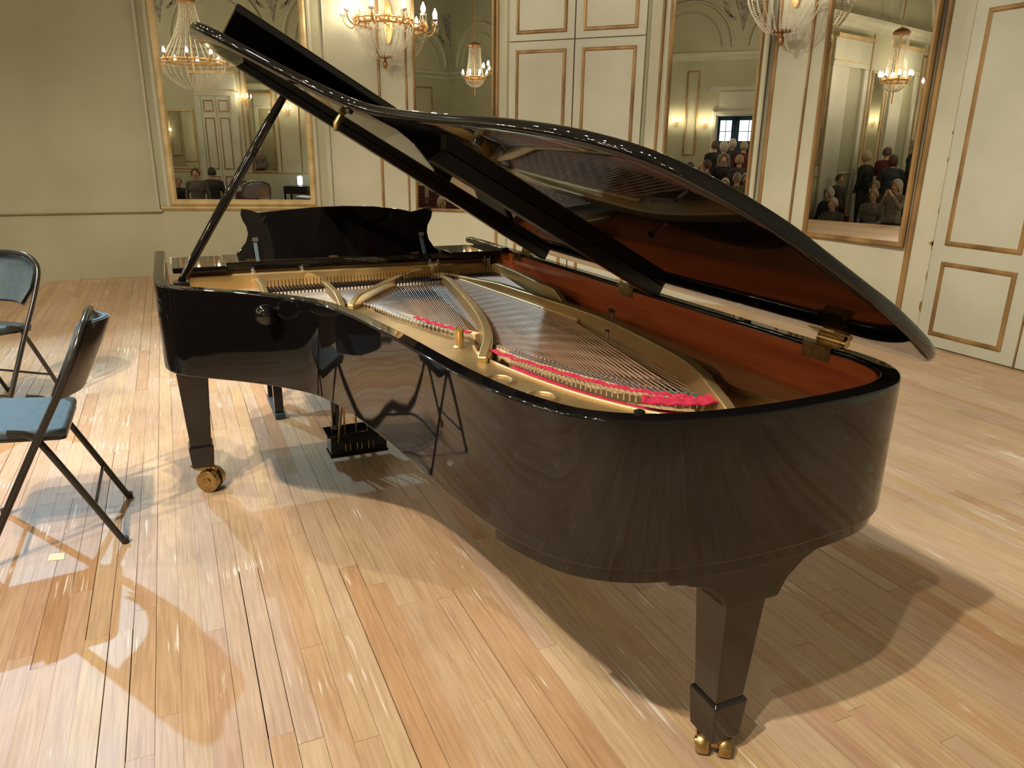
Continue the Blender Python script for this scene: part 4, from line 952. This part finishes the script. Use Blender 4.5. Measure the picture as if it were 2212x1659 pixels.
# ------------------------------------------------------------------ folding chairs
def folding_chair(loc, rotz, label):
    t = thing('folding_chair', label, 'chair', (0, 0, 0), 'folding chairs left of the piano')
    wd = 0.235
    # local: faces -x; backrest at +x
    pts = []
    hoop = [(-0.215, -wd, 0.0), (0.0, -wd, 0.41), (0.125, -wd, 0.64), (0.190, -wd + 0.012, 0.775), (0.215, -wd + 0.075, 0.838), (0.222, -0.06, 0.858), (0.222, 0.06, 0.858), (0.215, wd - 0.075, 0.838), (0.190, wd - 0.012, 0.775), (0.125, wd, 0.64), (0.0, wd, 0.41), (-0.215, wd, 0.0)]
    MB().tube(catmull(hoop, 6), 0.0135, 10).build('back_hoop', 'tube', t, smooth=60)
    for s in (-1, 1):
        y = s * (wd - 0.026)
        lg = MB().tube(catmull([(-0.06, y, 0.495), (0.005, y, 0.475), (0.055, y, 0.40), (0.245, y, 0.0)], 6), 0.012, 10).build('rear_leg', 'tube', t, smooth=60)
        MB().lathe([(0.0135, 0.0), (0.0135, 0.025)], (0.245, y, 0.0), 10).build('rubber_foot', 'satin', lg)
        lg2 = MB().lathe([(0.0145, 0.0), (0.0145, 0.025)], (-0.215, s * wd, 0.0), 10).build('rubber_foot', 'satin', t)
    MB().tube([(0.165, -wd + 0.026, 0.165), (0.165, wd - 0.026, 0.165)], 0.007, 8).build('rear_stretcher', 'tube', t, smooth=60)
    MB().tube([(-0.145, -wd, 0.13), (-0.145, wd, 0.13)], 0.007, 8).build('front_stretcher', 'tube', t, smooth=60)
    # seat pad: rounded trapezoid
    sp = []
    for cx, cy, r, a0 in ((0.085, 0.175, 0.03, 0), (-0.285, 0.14, 0.07, 90), (-0.285, -0.14, 0.07, 180), (0.085, -0.175, 0.03, 270)):
        for k in range(6):
            a = math.radians(a0 + 18 * k); sp.append((cx + r * math.cos(a), cy + r * math.sin(a)))
    T = lambda x, y, z: (x, y, z + 0.46 - 0.03 * x / 0.2 * 0.6)
    MB(T).prism(sp, 0.0, 0.034).build('seat_pad', 'seatblue', t, bevel=0.014, seg=3)
    MB(T).prism([(a * 0.97, b * 0.97) for a, b in sp], -0.008, 0.001).build('seat_pan', 'tube', t)
    # backrest: slightly curved pad on a shell, inside the hoop
    def curve_pad(off0, off1, z0, z1, hw):
        mb = MB(); nu, nv = 10, 6; vs = []
        for o in (off0, off1):
            for j in range(nv + 1):
                v = j / nv; z = z0 + (z1 - z0) * v
                ww = hw * (0.80 + 0.20 * min(1, v * 3)) if v < 0.34 else hw * (1.0 if v < 0.7 else math.sqrt(max(0.02, 1 - ((v - 0.7) / 0.36) ** 2)))
                xh = 0.125 + (z - 0.64) * 0.48 if z < 0.78 else 0.192 + (z - 0.78) * 0.38
                for i in range(nu + 1):
                    u = -1 + 2 * i / nu
                    vs.append((xh + o + 0.072 * (1 - u * u), u * ww, z))
        n1 = (nu + 1) * (nv + 1); fs = []
        for k in (0, n1):
            for j in range(nv):
                for i in range(nu): a = k + j * (nu + 1) + i; fs.append((a, a + 1, a + nu + 2, a + nu + 1))
        for j in range(nv):
            for i in (0, nu): a = j * (nu + 1) + i; fs.append((a, a + nu + 1, a + n1 + nu + 1, a + n1))
        for i in range(nu):
            for j in (0, nv): a = j * (nu + 1) + i; fs.append((a, a + 1, a + n1 + 1, a + n1))
        return mb.add(vs, fs)
    curve_pad(-0.022, -0.004, 0.60, 0.845, wd - 0.018).build('back_pad', 'seatblue', t, smooth=50)
    curve_pad(-0.004, 0.006, 0.585, 0.842, wd - 0.012).build('back_shell', 'backshell', t, smooth=50)
    t.location = loc; t.rotation_euler = (0, 0, rotz)
    return t
folding_chair((-0.545, 3.10, 0), 0.0, 'blue padded folding chair nearest the camera, backrest towards the piano')
folding_chair((-1.01, 4.86, 0), math.radians(53), 'blue padded folding chair farther back at the left edge')

# ------------------------------------------------------------------ the audience, seen in the mirrors
def capsule(mb, a, b, r0, r1, n=10):
    a, b = Vector(a), Vector(b); d = b - a; L = d.length
    prof = [(r0 * math.sin(t), -r0 * math.cos(t)) for t in (0.15, 0.6, 1.1, PI / 2)] + [(r1 * math.sin(t), L + r1 * math.cos(t)) for t in (PI / 2, 1.1, 0.6, 0.15)]
    mb.lathe(prof, tuple(a), n, axis=tuple(d))
def hand(mb, p, d, up):
    # palm, four fingers and a thumb
    p, d, up = Vector(p), Vector(d).normalized(), Vector(up).normalized(); side = d.cross(up).normalized()
    capsule(mb, p, p + d * 0.07, 0.030, 0.034)
    for k, L in enumerate((0.062, 0.075, 0.070, 0.052)):
        o = p + d * 0.075 + side * (0.026 - 0.0175 * k); m = o + d * L * 0.55; capsule(mb, o, m, 0.010, 0.009, 7); capsule(mb, m, m + (d * 0.8 - up * 0.6) * L * 0.5, 0.009, 0.008, 7)
    o = p + d * 0.02 + side * 0.03; capsule(mb, o, o + (d + side * 0.8) * 0.045, 0.012, 0.010, 7)
def body_mesh(pose):
    mb = MB()
    if pose == 'sit':
        hip = 0.50; zo = -0.42
        for s in (-1, 1):
            capsule(mb, (0.0, 0.09 * s, hip), (0.42, 0.11 * s, hip + 0.01), 0.085, 0.062); capsule(mb, (0.42, 0.11 * s, hip), (0.40, 0.11 * s, 0.08), 0.058, 0.042)
            capsule(mb, (0.38, 0.11 * s, 0.045), (0.56, 0.125 * s, 0.04), 0.042, 0.036)
    else:
        zo = 0.0
        for s in (-1, 1):
            capsule(mb, (0, 0.09 * s, 0.90), (0.01, 0.10 * s, 0.48), 0.092, 0.062); capsule(mb, (0.01, 0.10 * s, 0.48), (-0.01, 0.105 * s, 0.08), 0.060, 0.042)
            capsule(mb, (-0.03, 0.105 * s, 0.045), (0.14, 0.125 * s, 0.04), 0.042, 0.036)
    H = lambda x, y, z: (x, y, z + zo)
    mb.ball(H(0, 0, 0.98), 0.17, 14, 10, (0.78, 1.05, 0.95)); mb.ball(H(0, 0, 1.12), 0.16, 14, 10, (0.76, 1.0, 1.1)); mb.ball(H(0.005, 0, 1.27), 0.18, 14, 10, (0.72, 1.04, 0.95))
    capsule(mb, H(-0.01, -0.145, 1.385), H(-0.01, 0.145, 1.385), 0.062, 0.062); capsule(mb, H(-0.01, 0, 1.40), H(0.015, 0, 1.52), 0.060, 0.052)
    mb.ball(H(0.02, 0, 1.60), 0.105, 14, 12, (0.94, 0.76, 1.15)); mb.ball(H(0.05, 0, 1.535), 0.055, 10, 8, (1.0, 0.9, 0.9))
    capsule(mb, H(0.112, 0, 1.615), H(0.128, 0, 1.585), 0.010, 0.016, 8)
    for s in (-1, 1): mb.ball(H(0.01, 0.083 * s, 1.595), 0.026, 8, 6, (0.7, 0.4, 1.2))
    for s in (-1, 1):
        sh = H(-0.01, 0.195 * s, 1.365)
        if pose == 'photo': el, wr = H(0.14, 0.22 * s, 1.20), H(0.22, 0.07 * s, 1.44)
        elif pose == 'sit': el, wr = H(0.03, 0.235 * s, 1.09), H(0.26, 0.15 * s, 1.02)
        elif pose == 'reach': el, wr = H(0.06, 0.26 * s, 1.12), H(0.30, 0.19 * s, 1.16)
        else: el, wr = H(-0.02, 0.245 * s, 1.09), H(0.05, 0.25 * s, 0.85)
        capsule(mb, sh, el, 0.058, 0.046); capsule(mb, el, wr, 0.046, 0.033)
        d = Vector(wr) - Vector(el); hand(mb, Vector(wr) + d.normalized() * 0.02, d, (1, 0, 0.2) if pose in ('stand',) else (0, 0, 1))
    me = bpy.data.meshes.new('person_raw'); me.from_pydata(mb.v, [], mb.f)
    bm = bmesh.new(); bm.from_mesh(me); bmesh.ops.recalc_face_normals(bm, faces=bm.faces); bm.to_mesh(me); bm.free()
    o = bpy.data.objects.new('tmp', me); COL.objects.link(o)
    r = o.modifiers.new('r', 'REMESH'); r.mode = 'VOXEL'; r.voxel_size = 0.0135
    sm = o.modifiers.new('s', 'SMOOTH'); sm.factor = 0.5; sm.iterations = 3
    dg = bpy.context.evaluated_depsgraph_get(); out = bpy.data.meshes.new_from_object(o.evaluated_get(dg))
    bpy.data.objects.remove(o); out.name = 'person_' + pose
    out.materials.clear()
    for k in ('cloth', 'skin', 'trouser'): out.materials.append(M[k])
    wrz = {'stand': 0.86, 'photo': None, 'sit': None, 'reach': None}[pose]
    for p in out.polygons:
        p.use_smooth = True; c = p.center; z = c.z - zo
        head = z > 1.455 and abs(c.y) < 0.11 and c.x < 0.16
        hnd = (pose == 'stand' and z < 0.845 and abs(c.y) > 0.19 and z > 0.6) or (pose == 'photo' and c.x > 0.20 and z > 1.42) or (pose == 'sit' and c.x > 0.25 and z > 0.985) or (pose == 'reach' and c.x > 0.29)
        legs = (z < 0.90 and not hnd and pose != 'sit') and not (abs(c.y) > 0.2) or (pose == 'sit' and c.z < 0.53 and c.x > 0.10) or (pose == 'sit' and c.z < 0.40)
        p.material_index = 1 if head or hnd else (2 if legs else 0)
    return out, zo
BODY = {k: body_mesh(k) for k in ('stand', 'sit', 'photo', 'reach')}
def hair_mesh(long_):
    mb = MB(); vs = []; n, m = 16, 9
    for j in range(m):
        t = j / (m - 1) * (PI * (0.62 if not long_ else 0.78))
        for k in range(n):
            a = 2 * PI * k / n
            front = max(0.0, math.cos(a)); tt = t * (1 - (0.56 if not long_ else 0.64) * front ** 1.2)
            r = 0.116 + (0.012 if long_ else 0.006)
            vs.append((0.012 + r * 0.98 * math.sin(tt) * math.cos(a), r * 0.83 * math.sin(tt) * math.sin(a), 1.605 + r * 1.14 * math.cos(tt)))
    fs = [(j * n + k, j * n + (k + 1) % n, (j + 1) * n + (k + 1) % n, (j + 1) * n + k) for j in range(m - 1) for k in range(n)]
    mb.add(vs, fs)
    me = bpy.data.meshes.new('hair'); me.from_pydata(mb.v, [], mb.f); me.materials.append(M['hair'])
    for p in me.polygons: p.use_smooth = True
    return me
HAIR = {k: hair_mesh(k) for k in (False, True)}
eyes = MB()
for s in (-1, 1): eyes.ball((0.108, 0.034 * s, 1.622), 0.010, 8, 6, (0.6, 1.2, 0.7))
em = bpy.data.meshes.new('eyes'); em.from_pydata(eyes.v, [], eyes.f); em.materials.append(M['trouser'])
mouth = MB().box(0.103, 0.110, -0.022, 0.022, 1.553, 1.560); mm = bpy.data.meshes.new('mouth'); mm.from_pydata(mouth.v, [], mouth.f); mm.materials.append(M['redseat'])
WHITE, GREY, BROWN, BLACK, BLOND = (0.62, 0.58, 0.52), (0.30, 0.28, 0.26), (0.10, 0.055, 0.03), (0.02, 0.017, 0.015), (0.50, 0.38, 0.22)
def person(loc, rotz, pose, cloth, hair, label, long_=False, h=1.0, group='audience seen in the mirrors'):
    me, zo = BODY[pose]
    o = bpy.data.objects.new('person', me); COL.objects.link(o); o.location = loc; o.rotation_euler = (0, 0, rotz); o.scale = (h, h, h)
    o.color = (*cloth, 1); tag(o, label, 'person', group)
    if hair:
        g = bpy.data.objects.new('hair', HAIR[long_]); COL.objects.link(g); g.parent = o; g.location = (0, 0, zo); g.color = (*hair, 1)
    e = bpy.data.objects.new('eyes', em); COL.objects.link(e); e.parent = o; e.location = (0, 0, zo)
    e = bpy.data.objects.new('mouth', mm); COL.objects.link(e); e.parent = o; e.location = (0, 0, zo)
    return o
# audience chairs
ac = thing('audience_chair', 'dark red velvet audience chair in the rows before the stage', 'chair', (0, 0, 0), 'audience chairs')
MB().box(-0.24, 0.24, -0.25, 0.25, 0.38, 0.46).build('seat', 'redseat', ac, bevel=0.02)
MB().box(-0.27, -0.20, -0.25, 0.25, 0.42, 0.92).build('backrest', 'redseat', ac, bevel=0.02)
for a in (-0.22, 0.22):
    for b in (-0.22, 0.22): MB().box(a - 0.015, a + 0.015, b - 0.015, b + 0.015, 0, 0.39).build('leg', 'tube', ac)
def facing(a): return math.radians(a)
P = [   # x, y, turn (0 faces the stage), pose, clothing, hair, label, long hair, size
 # right mirror
 (-3.75, 7.46, 15, 'photo', (0.40, 0.36, 0.32), WHITE, 'person in a pale coat standing at the stage edge, both hands raised to the face', True, 0.97),
 (-4.75, 8.25, 0, 'sit', (0.30, 0.29, 0.28), BLOND, 'seated person in a light top with short fair hair, right mirror', False, 1.0),
 (-5.75, 8.62, 0, 'sit', (0.06, 0.05, 0.05), GREY, 'seated person with grey hair just behind the light top', False, 1.0),
 (-3.75, 8.65, 5, 'sit', (0.16, 0.145, 0.14), WHITE, 'seated person in a grey shawl low at the left of the right mirror', False, 0.98),
 (-4.60, 9.12, 15, 'sit', (0.03, 0.03, 0.05), WHITE, 'seated white haired person in dark blue behind the grey shawl', True, 1.0),
 (-5.20, 9.20, -70, 'stand', (0.07, 0.05, 0.045), BROWN, 'brown haired person turning aside behind the seated pair in the right mirror', False, 0.84),
 (-6.45, 9.16, 100, 'stand', (0.012, 0.016, 0.016), BLOND, 'person in a long black coat with pale hair seen from behind, right mirror', False, 1.04),
 (-7.30, 9.05, 190, 'reach', (0.19, 0.028, 0.024), BROWN, 'person in a dark red jacket leaning over the chairs, right mirror', False, 1.02),
 (-6.25, 8.50, 150, 'reach', (0.07, 0.085, 0.11), BROWN, 'person in a grey blue coat, right mirror', True, 1.0),
 (-6.55, 8.02, 30, 'stand', (0.30, 0.29, 0.28), BLOND, 'fair haired person with a white collar at the right mirror edge', False, 0.98),
 (-8.30, 8.80, 90, 'stand', (0.03, 0.03, 0.03), GREY, 'tall person in black at the far right of the right mirror', False, 1.04),
 # crowd mirror
 (-5.75, 6.19, 0, 'sit', (0.02, 0.02, 0.022), WHITE, 'seated white haired person in black low in the crowd mirror', False, 1.03),
 (-4.35, 5.90, 170, 'stand', (0.24, 0.20, 0.16), GREY, 'grey haired person in a beige jumper at the front of the crowd mirror', False, 0.95),
 (-4.30, 6.50, 60, 'stand', (0.62, 0.03, 0.012), GREY, 'person with a bright red garment in the crowd mirror', False, 0.93),
 (-6.95, 6.32, -10, 'stand', (0.018, 0.016, 0.02), BROWN, 'person in black facing the stage in the middle of the crowd mirror', False, 1.0),
 (-6.40, 5.93, 160, 'stand', (0.09, 0.085, 0.08), BLOND, 'person in a grey jacket with light hair in the crowd mirror', False, 1.0),
 (-6.00, 7.02, 60, 'stand', (0.05, 0.03, 0.03), BLACK, 'black haired person at the left of the crowd mirror', False, 0.97),
 (-6.15, 6.64, 100, 'stand', (0.05, 0.04, 0.04), BROWN, 'brown haired person left of the one in black, crowd mirror', False, 1.0),
 (-8.90, 6.64, 170, 'stand', (0.02, 0.02, 0.02), BROWN, 'person in a black coat beside the long pale coat', False, 1.04),
 (-8.25, 6.38, 120, 'stand', (0.34, 0.29, 0.24), WHITE, 'person in a long pale coat walking to the doorway', True, 1.03),
 (-8.90, 5.91, 180, 'stand', (0.20, 0.03, 0.03), BLOND, 'person in a burgundy top walking to the doorway', False, 1.03),
 (-9.30, 6.22, 200, 'stand', (0.05, 0.06, 0.07), WHITE, 'white haired person nearest the end doorway', True, 1.0),
 (-7.75, 6.86, 0, 'sit', (0.08, 0.06, 0.05), BLOND, 'seated fair haired person left of the red garment, crowd mirror', False, 1.04),
 (-7.75, 7.46, 0, 'sit', (0.07, 0.05, 0.05), WHITE, 'seated white haired person at the far left of the crowd mirror', False, 1.03),
 (-4.98, 5.72, 20, 'stand', (0.06, 0.07, 0.04), BLOND, 'person with wavy fair hair between the grey jacket and beige jumper', True, 0.93),
 # left mirror
 (-4.45, 0.27, 70, 'stand', (0.22, 0.19, 0.17), BROWN, 'person in a grey brown jacket facing out, reflected in the left mirror', False, 1.0),
 (-4.40, -0.43, 250, 'stand', (0.05, 0.05, 0.055), BLACK, 'dark haired person behind the grey jacket in the left mirror', False, 1.0),
 (-3.80, -0.85, 60, 'stand', (0.20, 0.09, 0.06), BROWN, 'person in russet beside the prop stick in the left mirror', False, 0.88),
 (-3.95, -1.60, 20, 'stand', (0.022, 0.020, 0.022), BLOND, 'fair haired person in a dark suit right of the prop stick', False, 0.88),
 (-5.05, 0.02, 40, 'stand', (0.02, 0.022, 0.03), GREY, 'grey haired person at the left edge of the left mirror', False, 0.87),
 # narrow mirror
 (-3.75, 3.80, 0, 'sit', (0.20, 0.18, 0.20), WHITE, 'white haired person low in the narrow mirror behind the music desk', True, 1.03),
 (-3.75, 3.12, 0, 'sit', (0.18, 0.09, 0.08), GREY, 'grey haired person beside the first in the narrow mirror', False, 1.0),
]
for x, y, a, pose, cl, hr, lab, lg, h in P:
    person((x, y, zf(x)), facing(a), pose, cl, hr, lab, lg, h)
seats = [(p[0], p[1], facing(p[2])) for p in P if p[3] == 'sit']
for r, xr in enumerate((-3.75, -4.75, -5.75, -6.75, -7.75)):
    for k in range(17):
        y = -2.2 + 0.66 * k
        if all((xr - p[0]) ** 2 + (y - p[1]) ** 2 > 0.62 ** 2 for p in P) and y > 0.95: seats.append((xr, y, 0.0))
rown = {0: 'front', 1: 'second', 2: 'third', 3: 'fourth', 4: 'fifth'}
for i, (x, y, a) in enumerate(seats):
    c = ac if i == 0 else copy_tree(ac)
    c.location = (x, y, zf(x)); c.rotation_euler = (0, 0, a)
    c['label'] = 'dark red velvet audience chair in the %s row, seen in the mirrors' % rown[min(4, max(0, round(-x - 3.75)))]
# small dark table with a lit lamp, reflected at the right of the left mirror
DX = -0.30
tb = thing('lamp_table', 'dark side table with a glowing lamp frame, reflected in the left mirror', 'table', (-2.68 + DX, -2.42, 0))
# the stage floor ends here, so the table stands on the first step of the hall
ZB = 0.0 if -3.0 + DX > XS else ZF
MB().box(-3.05 + DX, -2.40 + DX, -2.72, -2.22, 0.22, 0.42).build('table_body', 'satin', tb, bevel=0.01)
for x in (-3.02 + DX, -2.43 + DX):
    for y in (-2.69, -2.25): MB().box(x - 0.02, x + 0.02, y - 0.02, y + 0.02, ZB, 0.23).build('leg', 'satin', tb)
lt = thing('table_lamp', 'glowing white lamp with thin wire frame on the side table', 'lamp', (-2.7 + DX, -2.4, 0.42))
MB().lathe([(0.06, 0.0), (0.06, 0.015)], (-2.66 + DX, -2.45, 0.42), 16).build('lamp_base', 'steel', lt)
MB().lathe([(0.02, 0.02), (0.065, 0.04), (0.065, 0.24), (0.02, 0.26)], (-2.66 + DX, -2.45, 0.42), 14).build('lamp_tube', 'screen', lt, smooth=50)
MB().tube([(-2.98 + DX, -2.45, 0.43), (-2.98 + DX, -2.45, 0.62), (-2.86 + DX, -2.45, 0.70), (-2.66 + DX, -2.45, 0.62), (-2.96 + DX, -2.45, 0.44)], 0.008, 7).build('lamp_frame', 'steel', lt, smooth=60)
# small things on wall and floor
so = thing('wall_socket', 'small white socket plate low on the wall behind the piano arm', 'socket', F['F7'](F['F7'].L - 0.06, 0, 0.17))
MB(F['F7']).box(F['F7'].L - 0.10, F['F7'].L - 0.02, 0.018, 0.03, 0.135, 0.215).build('plate', 'white', so, bevel=0.004)
MB(F['F7']).lathe([(0.022, 0.030), (0.022, 0.033), (0.018, 0.033), (0.018, 0.031)], (F['F7'].L - 0.06, 0, 0.175), 16, axis=(0, 1, 0)).build('plug_ring', 'white', so)
tp_ = MB().prism([(-0.555, 2.855), (-0.500, 2.845), (-0.503, 2.895), (-0.553, 2.905)], 0.0004, 0.0014).build('floor_tape', 'tape')
tag(tp_, 'small pale yellow tape patch on the floor near the chair leg', 'tape')
